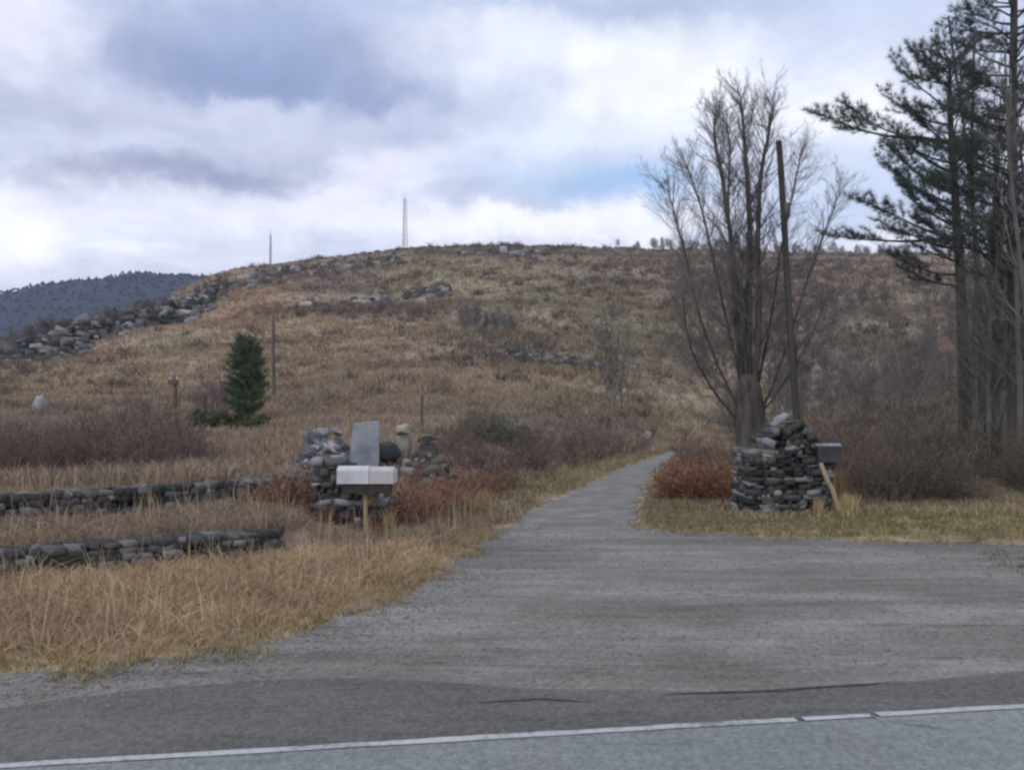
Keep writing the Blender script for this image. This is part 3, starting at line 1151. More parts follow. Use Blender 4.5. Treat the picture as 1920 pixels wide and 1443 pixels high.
for i, (bx, by, bw, bh, bd, bc, lab) in enumerate(boulders):
    r = np.random.default_rng(100 + i)
    shrink = .78 if bx < 660 or bx > 790 else 1.0
    wv, hv = bw / F * bd * shrink, bh / F * bd * shrink
    pos = P(bx, by, bd)
    if by >= 834:
        pos[2] = min(pos[2], g1(pos[0], pos[1]) - .02)
    a = Acc()
    a.add(*stone_geo((wv * 1.15, wv * 0.95, hv * 1.1), (0, 0, hv / 2), r.random(), (r.random() - .5) * .5, r, 0.3, True, 0.16), np.array(bc) * .62)
    # carry it down to the ground on smaller stones of the same rock
    gz_ = g1(pos[0], pos[1])
    if pos[2] - gz_ > 0.30:
        a.add(*stone_geo((wv * 1.25, wv * 1.05, pos[2] - gz_ + hv * .5), (0, 0.05, (gz_ - pos[2]) / 2 + hv * .2), r.random(), 0, r, 0.5, True, 0.12), np.array(bc) * .5)
    o = a.build('boulder', M_stone, None, False)
    o.location = pos
    tag(o, lab, 'boulder', GB)
# the upright slab
bm = bmesh.new()
bmesh.ops.create_cube(bm, size=1.0)
sw = 52 / F * 19.8
ptop, pbot = P(682, 788, 19.8), P(682, 852, 19.8)
gz_ = g1(pbot[0], pbot[1])
hgt = ptop[2] - gz_ + 0.1
rr_ = random.Random(3)
for v in bm.verts:
    tx = 1 if v.co.z > 0 else 0
    v.co = Vector((v.co.x * sw * (1 - .10 * tx), v.co.y * (0.42 - .1 * tx), (v.co.z + .5) * hgt - (0.09 if tx and v.co.x < 0 else 0)))
bmesh.ops.bevel(bm, geom=bm.edges[:], offset=0.012, segments=1, affect='EDGES')
bmesh.ops.subdivide_edges(bm, edges=bm.edges[:], cuts=3, use_grid_fill=True)
for v in bm.verts:
    v.co += Vector((rr_.uniform(-1, 1), rr_.uniform(-1, 1), rr_.uniform(-1, 1))) * 0.012
me = bpy.data.meshes.new('stone_slab')
bm.to_mesh(me)
bm.free()
me.materials.append(mat('pale_slab', simple((.17, .20, .22), (.36, .38, .40), 2.2, 0.5), 0.9))
slab = bpy.data.objects.new('stone_slab', me)
COL.objects.link(slab)
slab.location = (pbot[0], pbot[1], gz_ - 0.1)
slab.rotation_euler = (0.03, 0.04, 0.25)
tag(slab, 'upright pale blue grey stone slab rising above the boulder heap', 'stone slab')


# ------------------------------------------------------------------ mailboxes
def bm_obj(name, bm, m, parent, smooth=False):
    me = bpy.data.meshes.new(name)
    bm.to_mesh(me)
    bm.free()
    me.materials.append(m)
    o = bpy.data.objects.new(name, me)
    COL.objects.link(o)
    o.parent = parent
    return o


def box(bm, c, sz, rot=None, bev=0.0):
    b = bmesh.new()
    bmesh.ops.create_cube(b, size=1.0)
    for v in b.verts:
        v.co = Vector((v.co.x * sz[0], v.co.y * sz[1], v.co.z * sz[2]))
    if bev:
        bmesh.ops.bevel(b, geom=b.edges[:], offset=bev, segments=2, affect='EDGES')
    mtx = Matrix.Translation(c) @ (rot.to_4x4() if rot else Matrix())
    bmesh.ops.transform(b, matrix=mtx, verts=b.verts[:])
    tmp = bpy.data.meshes.new('tmp')
    b.to_mesh(tmp)
    b.free()
    bm.from_mesh(tmp)
    bpy.data.meshes.remove(tmp)


def arch(bm, length, width, height, flat=0.5, n=12, x0=0.0):
    """closed mailbox body: flat floor, straight sides, rounded roof; runs along x"""
    pts = [(-width / 2, 0), (width / 2, 0), (width / 2, height * flat)]
    for k in range(1, n):
        a = math.pi * k / n
        pts.append((math.cos(a) * width / 2, height * flat + math.sin(a) * height * (1 - flat)))
    pts.append((-width / 2, height * flat))
    ring = [[bm.verts.new((x, y, z)) for (y, z) in pts] for x in (x0 - length / 2, x0 + length / 2)]
    k = len(pts)
    for i in range(k):
        bm.faces.new((ring[0][i], ring[0][(i + 1) % k], ring[1][(i + 1) % k], ring[1][i]))
    bm.faces.new(ring[0][::-1])
    bm.faces.new(ring[1])
    bmesh.ops.recalc_face_normals(bm, faces=bm.faces[:])


# long white box on the left
mb = P(688, 905, 13.6)
mbz = g1(mb[0], mb[1])
mL = thing('mailbox', 'long white mailbox on a pale post before the broken pillar', 'mailbox', (mb[0], mb[1], mbz))
zb = mb[2] - mbz
LB = 105 / F * 13.6
hb = 32 / F * 13.6
bm = bmesh.new()
arch(bm, LB * .56, .34, hb, 0.72, 12, -LB * .22)
bm_obj('box', bm, M_white, mL).location = (0, 0, zb)
bm = bmesh.new()
arch(bm, LB * .43, .33, hb * .96, 0.72, 12, LB * .285)
bm_obj('box', bm, M_greywhite, mL).location = (0, 0, zb)
bm = bmesh.new()
box(bm, (0, 0, zb - 0.075), (LB * .86, .28, .14), None, .006)  # dark board under the boxes, its colour stands in for their shadow
bm_obj('shade_shelf', bm, M_undershade, mL)
bm = bmesh.new()
box(bm, (-.02, 0, (zb - .06) / 2 - .05), (.06, .06, zb + .04), None, .006)
bm_obj('post', bm, M_palewood, mL)
bm = bmesh.new()
box(bm, (.12, 0, zb - .2), (.06, .055, .42), Matrix.Rotation(R(42), 3, 'Y'), .004)
bm_obj('brace', bm, M_brownwood, mL)
bm = bmesh.new()
box(bm, (LB * .50 + .012, 0, zb + hb * .42), (.012, .30, hb * .8), None, .004)
bm_obj('door', bm, M_white, mL)

# dark box on the right
mb = P(1552, 866, 16.4)
mbz = g1(mb[0], mb[1])
mR = thing('mailbox', 'black mailbox on a pale leaning wooden post right of the heaped stone pillar', 'mailbox', (mb[0], mb[1], mbz))
zb = mb[2] - mbz
LBr, hbr = 45 / F * 16.4, 33 / F * 16.4
bm = bmesh.new()
arch(bm, LBr, .25, hbr, 0.8, 12)
bm_obj('box', bm, M_black, mR).location = (0, 0, zb)
bm = bmesh.new()
arch(bm, LBr * 1.04, .27, 0.05, 0.35, 10, -.02)
bm_obj('lit_top', bm, M_mast, mR).location = (0, 0, zb + hbr - .03)  # paler cap painting the light on top of the black box
bm = bmesh.new()
box(bm, (LBr / 2 + .006, 0, zb + hbr * .45), (.012, .2, hbr * .8), None, .004)
bm_obj('door', bm, M_black, mR)
pp = [(-.17, -.1, zb - .01), (-.04, -.12, zb - .36), (.07, -.12, zb * .42), (.20, -.1, -.15)]
a = Acc()
add_tube(a, chaikin([np.array(p) for p in pp], 2), [.045] * 13, 8)
a.build('post', M_palewood, mR)
bm = bmesh.new()
box(bm, (.12, .05, zb / 2 - .05), (.08, .08, zb + .08), Matrix.Rotation(R(3), 3, 'Y'), .006)
bm_obj('post', bm, M_brownwood, mR)


# ------------------------------------------------------------------ branching plants
def nrm(v):
    return v / (np.linalg.norm(v) + 1e-9)


def grow(segs, p, d, length, rad, level, r, up=0.06, wander=0.12, kids=(5, 4, 3), ang=(.35, .75), ratio=(.35, .6), start=.2, rmin=.003):
    n = max(3, int(length / max(0.12, length / 9)))
    step = length / n
    pts = [p]
    for i in range(n):
        d = nrm(d + r.normal(size=3) * wander + np.array([0, 0, up]))
        q_ = p + d * step
        f0, f1_ = i / n, (i + 1) / n
        segs.append((*p, *q_, max(rmin, rad * (1 - .85 * f0)), max(rmin * .8, rad * (1 - .85 * f1_))))
        p = q_
        pts.append((p, d, f1_))
    if level <= 0:
        return
    nk = kids[len(kids) - level] if level <= len(kids) else kids[0]
    for k in range(nk):
        f = start + (1 - start) * (k + r.random()) / nk
        pk, dk, fk = pts[max(1, min(n, int(f * n)))]
        perp = nrm(np.cross(dk, r.normal(size=3)))
        a = ang[0] + (ang[1] - ang[0]) * r.random()
        nd = nrm(dk * math.cos(a) + perp * math.sin(a))
        ln = length * (ratio[0] + (ratio[1] - ratio[0]) * r.random()) * (1.15 - .6 * f)
        grow(segs, pk, nd, ln, max(rmin, rad * (1 - .85 * fk) * .6), level - 1, r, up, wander, kids, ang, ratio, start, rmin)


def stem_px(pxs, d0, dd):
    """a limb that passes the photo points, bending dd metres in depth by its end"""
    n = len(pxs)
    return [P(x, y, d0 + dd * (k / (n - 1)) ** 1.2) for k, (x, y) in enumerate(pxs)]


# ---- big bare maple behind the right pillar
TD = 22.0
mbase = at(1410, TD)
tree = thing('bare_tree', 'tall bare many-stemmed tree rising behind the heaped stone pillar', 'tree', mbase)
rM = np.random.default_rng(21)
trunk, crown = Acc(), []
fork = P(1404, 742, TD)
add_tube(trunk, chaikin([mbase + (0, 0, -.3), mbase + (0, 0, .25), P(1408, 800, TD), P(1405, 765, TD), fork + (0, 0, .55)], 2),
         np.interp(np.linspace(0, 1, 17), [0, .15, .4, .8, 1], [.56, .46, .40, .34, .10]), 14, None, True, .10, rM)
stems = [
    ([(1406, 815), (1404, 740), (1402, 600), (1408, 450), (1398, 300), (1394, 235), (1388, 180)], 0.3, .17),
    ([(1410, 815), (1414, 740), (1424, 600), (1420, 450), (1426, 320), (1440, 255), (1450, 200)], -.8, .15),
    ([(1403, 815), (1396, 740), (1380, 600), (1372, 450), (1352, 320), (1338, 260), (1340, 215)], .8, .14),
    ([(1402, 830), (1386, 770), (1352, 700), (1312, 600), (1286, 480), (1266, 410), (1252, 350)], -.6, .10),
    ([(1414, 830), (1428, 770), (1462, 690), (1502, 560), (1540, 450), (1575, 360)], .4, .10),
    ([(1402, 800), (1390, 720), (1352, 560), (1326, 430), (1302, 350), (1288, 310)], 1.4, .10),
    ([(1410, 800), (1420, 720), (1450, 580), (1466, 450), (1490, 350), (1500, 290)], 1.2, .10),
    ([(1386, 790), (1342, 740), (1312, 690), (1290, 640), (1280, 560)], -1.0, .075),
    ([(1402, 750), (1390, 560), (1362, 410), (1370, 300), (1362, 230)], -1.4, .09),
    ([(1416, 790), (1450, 745), (1490, 690), (1525, 620), (1550, 560)], -1.0, .06),
]
for pxs, dd, r0 in stems:
    path = chaikin([np.array(p) for p in stem_px(pxs, TD, dd)], 2)
    path = np.array(path)
    path[1:-1] += rM.normal(size=path[1:-1].shape) * .007
    n = len(path)
    r0 *= .62 if r0 > .13 else .34
    rad = r0 * (1 - np.linspace(0, 1, n)) ** .75 + .010
    add_tube(trunk, path, rad, 7)
    Ls = np.linalg.norm(path[-1] - path[0])
    nb = int((20 if r0 > .09 else 28) + Ls * 5.2)
    for k in range(nb):
        f = .28 + .72 * (k + rM.random()) / nb
        i = min(n - 2, int(f * (n - 1)))
        dk = nrm(path[i + 1] - path[i])
        perp = nrm(np.cross(dk, rM.normal(size=3)))
        a = .35 + .45 * rM.random()
        grow(crown, path[i], nrm(dk * math.cos(a) + perp * math.sin(a)), (0.8 + 1.3 * rM.random()) * (1.3 - .85 * f), rad[i] * .26 + .003, 2, rM,
             up=.03, wander=.09, kids=(7, 4), ang=(.25, .6), ratio=(.4, .65), start=.15, rmin=.0022)
trunk.build('trunk', M_bark, tree, True, mbase)
ca = Acc()
add_segs(ca, crown, 3)
ca.build('crown', M_twig, tree, False, mbase)


# ---- prototype bare trees and shrubs (copied below)
def bare_tree_proto(name, h, seed, spread, label, cat, group, loc, ntop=1, twig=.012, bark=None, thick=1.0):
    r = np.random.default_rng(seed)
    t = thing(name, label, cat, loc, group)
    tr, cr_ = Acc(), []
    wob_ = .06 if thick >= 1 else .022
    for s_ in range(ntop):
        lean = np.array([r.normal() * .10, r.normal() * .10, 1.0]) if ntop > 1 else np.array([r.normal() * .03, r.normal() * .03, 1])
        path = [np.array([0, 0, -.2])]
        d = nrm(lean)
        for k in range(8):
            d = nrm(d + r.normal(size=3) * wob_)
            path.append(path[-1] + d * h * .9 / 8)
        rad = np.linspace(h * .014 * thick / math.sqrt(ntop), h * .002, 9)
        add_tube(tr, path, rad, 6)
        nb = int(20 / ntop) + 6
        for k in range(nb):
            f = .22 + .76 * (k + r.random()) / nb
            i = int(f * 8)
            perp = nrm(np.array([r.normal(), r.normal(), .2]))
            a = .5 + .4 * r.random()
            grow(cr_, path[i], nrm(np.array([0, 0, 1.0]) * math.cos(a) + perp * math.sin(a)), h * spread * (1.15 - .75 * f) * (.7 + .6 * r.random()), rad[i] * .5, 2, r,
                 up=.08, wander=.12, kids=(5, 4), ang=(.35, .8), ratio=(.35, .6), rmin=twig)
    tr.build('trunk', bark or M_bark, t)
    c = Acc()
    add_segs(c, cr_, 3)
    c.build('crown', bark or M_twig, t)
    return t


def shrub_proto(name, h, wdt, seed, nst, col, label, cat, group, loc, rmin=.004, leaf=None, kids=(6, 3)):
    r = np.random.default_rng(seed)
    segs = []
    for k in range(nst):
        th = r.random() * 2 * math.pi
        rr2 = math.sqrt(r.random()) * wdt * .28
        base_ = np.array([math.cos(th) * rr2, math.sin(th) * rr2, -.05])
        lean = .15 + .6 * r.random()
        d = nrm(np.array([math.cos(th) * lean * wdt / h, math.sin(th) * lean * wdt / h, 1.0]))
        grow(segs, base_, d, h * (.6 + .45 * r.random()), .012 * h, 2, r, up=.01, wander=.16, kids=kids, ang=(.4, .9), ratio=(.3, .55), rmin=rmin)
    a = Acc()
    S = np.array(segs)
    cc = np.array(col) * 1.45 * (.7 + .6 * r.random((len(S), 1)))
    add_segs(a, S, 3, cc)
    if leaf is not None:
        k = r.integers(0, len(S), leaf[0])
        p = S[k, 3:6] + r.normal(size=(leaf[0], 3)) * .04
        tip = p + r.normal(size=(leaf[0], 3)) * leaf[1]
        blades(a, p, tip, leaf[1] * .9, np.array(leaf[2]) * (.6 + .8 * r.random((leaf[0], 1))))
    o = a.build(name, M_brush)
    o.location = [float(v) for v in loc]
    return tag(o, label, cat, group)


def place(proto, x, d, rz, sc_, label=None, group=None, dz=0.0):
    return copy_tree(proto, at(x, d, dz), rz, sc_, label, group)


rP = np.random.default_rng(77)


def scatter(protos, spots, label=None, group=None):
    """spots: (photo column, distance, scale); the first spots move the prototypes themselves"""
    for i, (x, d, s_) in enumerate(spots):
        pr = protos[i % len(protos)]
        if i < len(protos):
            pr.location = [float(v) for v in at(x, d, -.02)]
            pr.rotation_euler = (0, 0, rP.random() * 6.28)
            pr.scale = (s_, s_, s_)
        else:
            place(pr, x, d, rP.random() * 6.28, s_, None, None, -.02)


# trees at the field edge on the far left
lab, grp = 'bare grey tree in the row along the far left field edge', 'bare trees along the far left field edge'
pt = [bare_tree_proto('bare_tree', 7.0, 200 + k, .48, lab, 'tree', grp, (0, 0, 0), 3, .035, M_fartwig) for k in range(3)]
edge = [(-80, 135), (0, 140), (100, 150), (200, 185), (300, 205), (400, 230)]
spots = []
for k in range(56):
    x = -60 + 480 * (k + rP.random()) / 56
    d = np.interp(x, [e[0] for e in edge], [e[1] for e in edge]) + 4 + rP.random() * 26
    spots.append((x, d, .4 + .45 * rP.random()))
scatter(pt, spots)
# saplings along the crest at right
lab, grp = 'thin bare sapling on the skyline right of the hilltop', 'bare saplings on the skyline at right'
pt = [bare_tree_proto('bare_sapling', 6.0, 300 + k, .55, lab, 'tree', grp, (0, 0, 0), 4, .016, M_skytwig) for k in range(3)]
spots = [(1170 + 560 * (k + rP.random()) / 120 + 12 * rP.normal(), 335 + 24 * rP.random(), (.40 + .60 * rP.random() ** 2) * (0.8 if k < 12 else 1)) for k in range(120)]
scatter(pt, spots)
# grey trees on the hill
lab, grp = 'small grey bare tree in the clump halfway up the hill', 'grey trees clumped halfway up the hill'
pt = [bare_tree_proto('bare_tree', 5.0, 330 + k, .40, lab, 'tree', grp, (0, 0, 0), 2, .022, M_fartwig) for k in range(2)]
scatter(pt, [(868, 118, 1.0), (890, 122, 1.0), (882, 114, .8), (930, 120, .9), (945, 116, .8), (908, 112, .7), (960, 124, .7)])
lab, grp = 'slender pale sapling standing on the slope left of the tall bare tree', 'pale saplings on the slope left of the tall bare tree'
pt = [bare_tree_proto('bare_sapling', 6.5, 340 + k, .26, lab, 'tree', grp, (0, 0, 0), 1, .012, M_fartwig) for k in range(2)]
scatter(pt, [(1150, 62, 1.0), (1138, 70, 1.05), (1165, 66, .8), (1128, 92, 1.0), (1175, 88, .9), (1145, 120, 1.2)])
# woods behind the big tree
lab, grp = 'grey brown bare tree in the open wood on the right slope', 'bare trees in the wood on the right slope'
pt = [bare_tree_proto('bare_tree', 7.0, 350 + k, .46, lab, 'tree', grp, (0, 0, 0), 2 + k % 2, .014, M_fartwig) for k in range(4)]
spots = []
for k in range(90):
    d = 46 + 150 * rP.random() ** 1.3
    spots.append((1260 + 620 * rP.random() ** .8, d, .45 + .4 * rP.random()))
scatter(pt, spots)
# tall slender trunks at the right edge
lab, grp = 'slim bare tree among the trunks at the right edge', 'slim bare trees at the right edge'
pt = [bare_tree_proto('bare_tree', 11.0, 370 + k, .20, lab, 'tree', grp, (0, 0, 0), 1, .006, M_twig, .55) for k in range(3)]
scatter(pt, [(1868, 31, 1.0), (1883, 24, 1.05), (1925, 27, 1.1), (1848, 33, 1.0), (1905, 31, 1.1), (1858, 28, .7), (1880, 34, 1.1), (1830, 27, .8), (1852, 24, 1.0), (1873, 25.5, 1.1), (1912, 22, 1.1), (1935, 24, 1.2), (1960, 21, 1.1), (1842, 30, .7), (1890, 29, .9), (1990, 26, 1.1)])
# very tall bare tree whose top branches leave the frame
bt = bare_tree_proto('bare_tree', 22.0, 390, .22, 'very tall bare tree whose top shows above the big pine', 'tree', None, (0, 0, 0), 2, .008, None, .6)
bt.location = at(1846, 37)

# shrubs
lab, grp = 'dense purple brown leafless bush on the left below the field', 'purple brown bushes below the left field'
ps = [shrub_proto('leafless_bush', 1.3, 1.7, 400 + k, 20, (.128, .094, .082), lab, 'bush', grp, (0, 0, 0), .006, None, (7, 4)) for k in range(3)]
spots = []
for k in range(46):
    x = -60 + 420 * rP.random()
    spots.append((x, 20 + 9 * rP.random(), .6 + .45 * rP.random()))
spots += [(250, 27, 1.35), (285, 28, 1.25), (225, 29, 1.2), (310, 26, 1.0), (20, 24, 1.1), (60, 26, 1.15), (240, 25, 1.5), (268, 26, 1.7), (285, 25, 1.35), (222, 27, 1.4), (300, 36, 1.6), (255, 23, 1.2), (90, 25, 1.2), (140, 25, 1.15)]
scatter(ps, spots)
lab, grp = 'dark tangled leafless bush in the thicket right of the black mailbox', 'dark bushes in the thicket right of the black mailbox'
ps = [shrub_proto('leafless_bush', 1.9, 2.1, 420 + k, 26, (.100, .082, .060), lab, 'bush', grp, (0, 0, 0), .006, None, (8, 4)) for k in range(3)]
spots = []
for k in range(34):
    d = 18.2 + 9 * rP.random()
    spots.append((1590 + 420 * rP.random(), d, (.35 + .75 * rP.random()) * (d / 23)))
scatter(ps, spots)
lab, grp = 'reddish brown twiggy bush between the pillar and the wood', 'reddish bushes behind the heaped pillar'
ps = [shrub_proto('leafless_bush', 1.5, 1.6, 430 + k, 24, (.140, .095, .082), lab, 'bush', grp, (0, 0, 0), .006, None, (7, 4)) for k in range(2)]
scatter(ps, [(1500, 24, 1.0), (1540, 25, 1.1), (1580, 22, .9), (1620, 20, .8), (1650, 21, .85), (1560, 30, 1.3), (1480, 28, 1.1), (1620, 28, 1.2), (1340, 30, .9), (1300, 34, .9)])
lab, grp = 'orange brown bracken bush beside the drive left of the heaped pillar', 'orange bracken bushes beside the drive'
ps = [shrub_proto('bracken_bush', .85, 1.0, 440 + k, 22, (.16, .085, .055), lab, 'bush', grp, (0, 0, 0), .005, (520, .045, (.20, .105, .062)), (7, 4)) for k in range(2)]
scatter(ps, [(1268, 19.5, 1.0), (1300, 19.2, 1.1), (1335, 19.6, 1.1), (1365, 19.4, 1.05), (1318, 20.8, 1.25), (1350, 21, 1.2), (1280, 21.5, 1.1)])
lab, grp = 'rusty weed bush growing around the broken pillar', 'rusty weeds around the broken pillar'
ps = [shrub_proto('weed_bush', .7, .8, 450 + k, 16, (.165, .085, .062), lab, 'bush', grp, (0, 0, 0), .004, (220, .04, (.19, .105, .075)), (7, 4)) for k in range(2)]
scatter(ps, [(560, 14.6, 1.0), (585, 15.2, 1.2), (745, 14.6, 1.1), (770, 15.0, 1.1), (800, 15.5, 1.0), (720, 15.4, 1.2), (610, 13.9, .7), (820, 16.2, 1.2), (850, 17, 1.1),
             (540, 15.8, 1.1), (790, 17.5, 1.3), (700, 13.95, .55), (880, 18.5, 1.1), (920, 20, 1.1)])
lab, grp = 'purplish leafless bush on the slope between the boulder heap and the drive', 'purplish bushes between the boulder heap and the drive'
ps = [shrub_proto('leafless_bush', 1.2, 1.5, 460 + k, 22, (.125, .088, .080), lab, 'bush', grp, (0, 0, 0), .006, None, (7, 4)) for k in range(2)]
scatter(ps, [(880, 25, 1.0), (930, 24, 1.0), (980, 26, 1.1), (1020, 27, 1.0), (1060, 30, 1.1), (1100, 33, 1.1), (1140, 36, 1.2), (860, 30, 1.2), (1000, 33, 1.2), (1080, 38, 1.2),
             (1180, 42, 1.2), (1120, 44, 1.3), (940, 21.5, .8), (900, 36, 1.3)])
lab, grp = 'greyish green round bush in the middle of the slope above the boulders', 'grey green bushes above the boulders'
ps = [shrub_proto('round_bush', 1.2, 1.7, 470 + k, 26, (.115, .115, .085), lab, 'bush', grp, (0, 0, 0), .006, (900, .05, (.10, .105, .06)), (7, 4)) for k in range(2)]
scatter(ps, [(880, 33, 1.0), (915, 35, 1.15), (950, 34, 1.1), (985, 36, .95), (900, 38, 1.1)])


bb = shrub_proto('leafless_bush', 3.0, 2.4, 495, 30, (.15, .115, .115), 'tall grey purple leafless bush close left of the young pine', 'bush', None, (0, 0, 0), .010, None, (7, 4))
bb.location = at(405, 47)

# ------------------------------------------------------------------ pines
def needles(acc, pts, dirs, ln, nper, col, r, wd=.012):
    N = len(pts)
    p = np.repeat(pts, nper, 0)
    d = np.repeat(dirs, nper, 0) * .7 + r.normal(size=(N * nper, 3)) * .62 + np.array([0, 0, .25])
    d /= np.linalg.norm(d, axis=1)[:, None] + 1e-9
    l = ln * (.6 + .6 * r.random((N * nper, 1)))
    c = np.repeat(np.broadcast_to(col, (N, 3)) * (.55 + .9 * r.random((N, 1))), nper, 0) * (.8 + .4 * r.random((N * nper, 1)))
    blades(acc, p, p + d * l, wd, c)


def pine_branch(crown_acc, segs, p, d, L, r, col, ln, nper, lat=.55, rad=.04, rmin=.007, wd=.02, fol=.3, sub=None, up=.05):
    n = 9
    pts = [p]
    dd = d
    for k in range(n):
        dd = nrm(dd + r.normal(size=3) * .07 + np.array([0, 0, up]))
        pts.append(pts[-1] + dd * L / n)
    pts = np.array(pts)
    for k in range(n):
        segs.append((*pts[k], *pts[k + 1], max(rmin, rad * (1 - k / n)), max(rmin, rad * (1 - (k + 1) / n))))
    tp, td = [], []
    nsub = sub or max(5, int(L * 5))
    for j in range(nsub):
        f = fol + (1 - fol) * (j + r.random()) / nsub
        i = min(n - 1, int(f * n))
        b = pts[i] + (pts[i + 1] - pts[i]) * (f * n - i if f * n - i < 1 else 1)
        bd = nrm(pts[i + 1] - pts[i])
        side = nrm(np.cross(bd, np.array([0, 0, 1.0]))) * (1 if j % 2 else -1)
        sd = nrm(bd * (.6 + .3 * r.random()) + side * (.4 + .4 * r.random()) + np.array([0, 0, .1 + .25 * r.random()]))
        sl = L * lat * (1.15 - f) * (.5 + .7 * r.random()) + .12
        e = b + sd * sl
        segs.append((*b, *e, rmin, rmin * .7))
        for g in np.linspace(.25, 1.0, max(2, int(sl / .13))):
            tp.append(b + (e - b) * g + r.normal(size=3) * .03)
            td.append(sd)
    needles(crown_acc, np.array(tp), np.array(td), ln, nper, col, r, wd)


def pine(label, base, trunk_pts, rad0, branches, r, col, ln=.2, nper=12, group=None, extra=None, wd=.02):
    t = thing('pine_tree', label, 'pine tree', base, group)
    tr, cr_, segs = Acc(), Acc(), []
    path = np.array(chaikin([np.array(p) for p in trunk_pts], 2))
    rad = np.linspace(rad0, rad0 * .12, len(path))
    add_tube(tr, path, rad, 10, None, True, .08, r)
    for bi, (p, d, L) in enumerate(branches):
        pine_branch(cr_, segs, np.array(p), nrm(np.array(d)), L, r, np.array(col), ln, nper, rad=.018 + .012 * L, wd=wd, fol=.5 if L > 3.2 else .3, lat=.32 if L > 3.2 else .55)
    tr.build('trunk', M_pinebark, t, True, base)
    lb_ = Acc()
    add_segs(lb_, segs, 4)
    lb_.build('limbs', M_pinebark, t, False, base)
    cr_.build('crown', M_needle, t, False, base)
    return t


# big white pine
PD = 30.0
rW = np.random.default_rng(41)
pb = at(1808, PD)
tp = [pb + (0, 0, -.3), P(1808, 690, PD), P(1800, 500, PD), P(1788, 330, PD), P(1780, 190, PD), P(1781, 112, PD)]
br = []
tarr = np.array(chaikin([np.array(p) for p in tp], 3))


def trunk_at(ypx):
    _, yy = project(tarr[:, 0], tarr[:, 1], tarr[:, 2])
    k = np.argmin(np.abs(yy - ypx))
    return tarr[k]


def branch_to(px, py, y0, ddep=0.0):
    a = trunk_at(y0)
    e = P(px, py, PD + ddep)
    v = e - a
    L = np.linalg.norm(v)
    return (a, nrm(v - np.array([0, 0, .05 * L * 2.2])), L)


# limbs the photo shows reaching left
for spec in [(1515, 212, 262, -.5), (1560, 228, 275, .3), (1590, 385, 440, -.8), (1550, 418, 455, .5), (1622, 326, 400, -.3), (1640, 300, 360, .8), (1620, 440, 470, -1.2),
             (1680, 470, 500, .2), (1655, 130, 210, .3), (1662, 180, 240, -.6), (1690, 100, 170, .6), (1715, 85, 140, -.3), (1740, 66, 110, .2), (1660, 250, 320, .5),
             (1690, 340, 390, -1.0), (1700, 420, 450, 1.0), (1665, 270, 310, -1.2), (1640, 385, 430, 1.4), (1680, 215, 260, 1.0), (1720, 130, 160, -1.0),
             (1650, 510, 520, 0.6), (1700, 520, 530, -.9)]:
    br.append(branch_to(*spec))
for k in range(70):
    y0 = 100 + 410 * ((k + rW.random()) / 70) ** 1.2
    a = trunk_at(y0)
    th = rW.random() * 2 * math.pi
    L = (0.8 + 1.5 * ((y0 - 60) / 460) ** .7) * (.6 + .6 * rW.random())
    if math.cos(th) < -.2:
        L *= .75
    br.append((a, (math.cos(th), math.sin(th), .22 + .2 * rW.random()), L))
pine('big dark pine with long limbs reaching left over the road', pb, tp, .25, br, rW, (.066, .088, .078), .26, 26, None, None, .011)

# second pine at the right edge, top out of frame
PD2 = 23.0
rX = np.random.default_rng(47)
pb2 = at(1902, PD2)
tp2 = [pb2 + (0, 0, -.3), P(1900, 600, PD2), P(1897, 300, PD2), P(1902, 0, PD2), P(1900, -180, PD2), P(1902, -420, PD2)]
br2 = []
pa2 = np.array(chaikin([np.array(p) for p in tp2], 3))
for k in range(110):
    yb = 540 - 800 * (k + rX.random()) / 110
    a = P(1900 + 3 * rX.normal(), yb, PD2)
    f = .3 + .5 * k / 110
    th = rX.random() * 2 * math.pi
    L = (.9 + 1.3 * rX.random()) * (1.35 - .7 * f)
    br2.append((a, (math.cos(th), math.sin(th), .2 + .2 * rX.random()), L))
pine('tall straight dark pine at the right edge with its top cut off', pb2, tp2, .18, br2, rX, (.058, .075, .066), .24, 20, None, None, .010)

# young pine on the slope at left
PD3 = 46.0
rY = np.random.default_rng(53)
pb3 = at(462, PD3)
top3 = P(462, 640, PD3)
tp3 = [pb3 + (0, 0, -.1), pb3 + (top3 - pb3) * .5, top3]
br3 = []
for k in range(150):
    f = .04 + .95 * (k + rY.random()) / 150
    a = pb3 + (top3 - pb3) * f
    th = rY.random() * 2 * math.pi
    L = (0.26 + 0.92 * math.sin(min(1.0, (1.04 - f) * 1.9) * math.pi / 2) * (.75 + .25 * min(1, f * 2.5))) * (.65 + .5 * rY.random())
    br3.append((a, (math.cos(th), math.sin(th), .35), L))
pine('young full green pine alone on the left slope', pb3, tp3, .09, br3, rY, (.085, .130, .072), .22, 24, None, None, .014)
lab, grp = 'low dark green juniper bush at the foot of the young pine', 'juniper bushes at the foot of the young pine'
ps = [shrub_proto('juniper_bush', 1.0, 1.2, 480 + k, 20, (.055, .065, .04), lab, 'bush', grp, (0, 0, 0), .01, (2600, .09, (.060, .080, .040)), (6, 3)) for k in range(2)]
scatter(ps, [(385, 42, .95), (404, 44, .8), (440, 42, .7), (486, 43, .6), (470, 41, .6)])


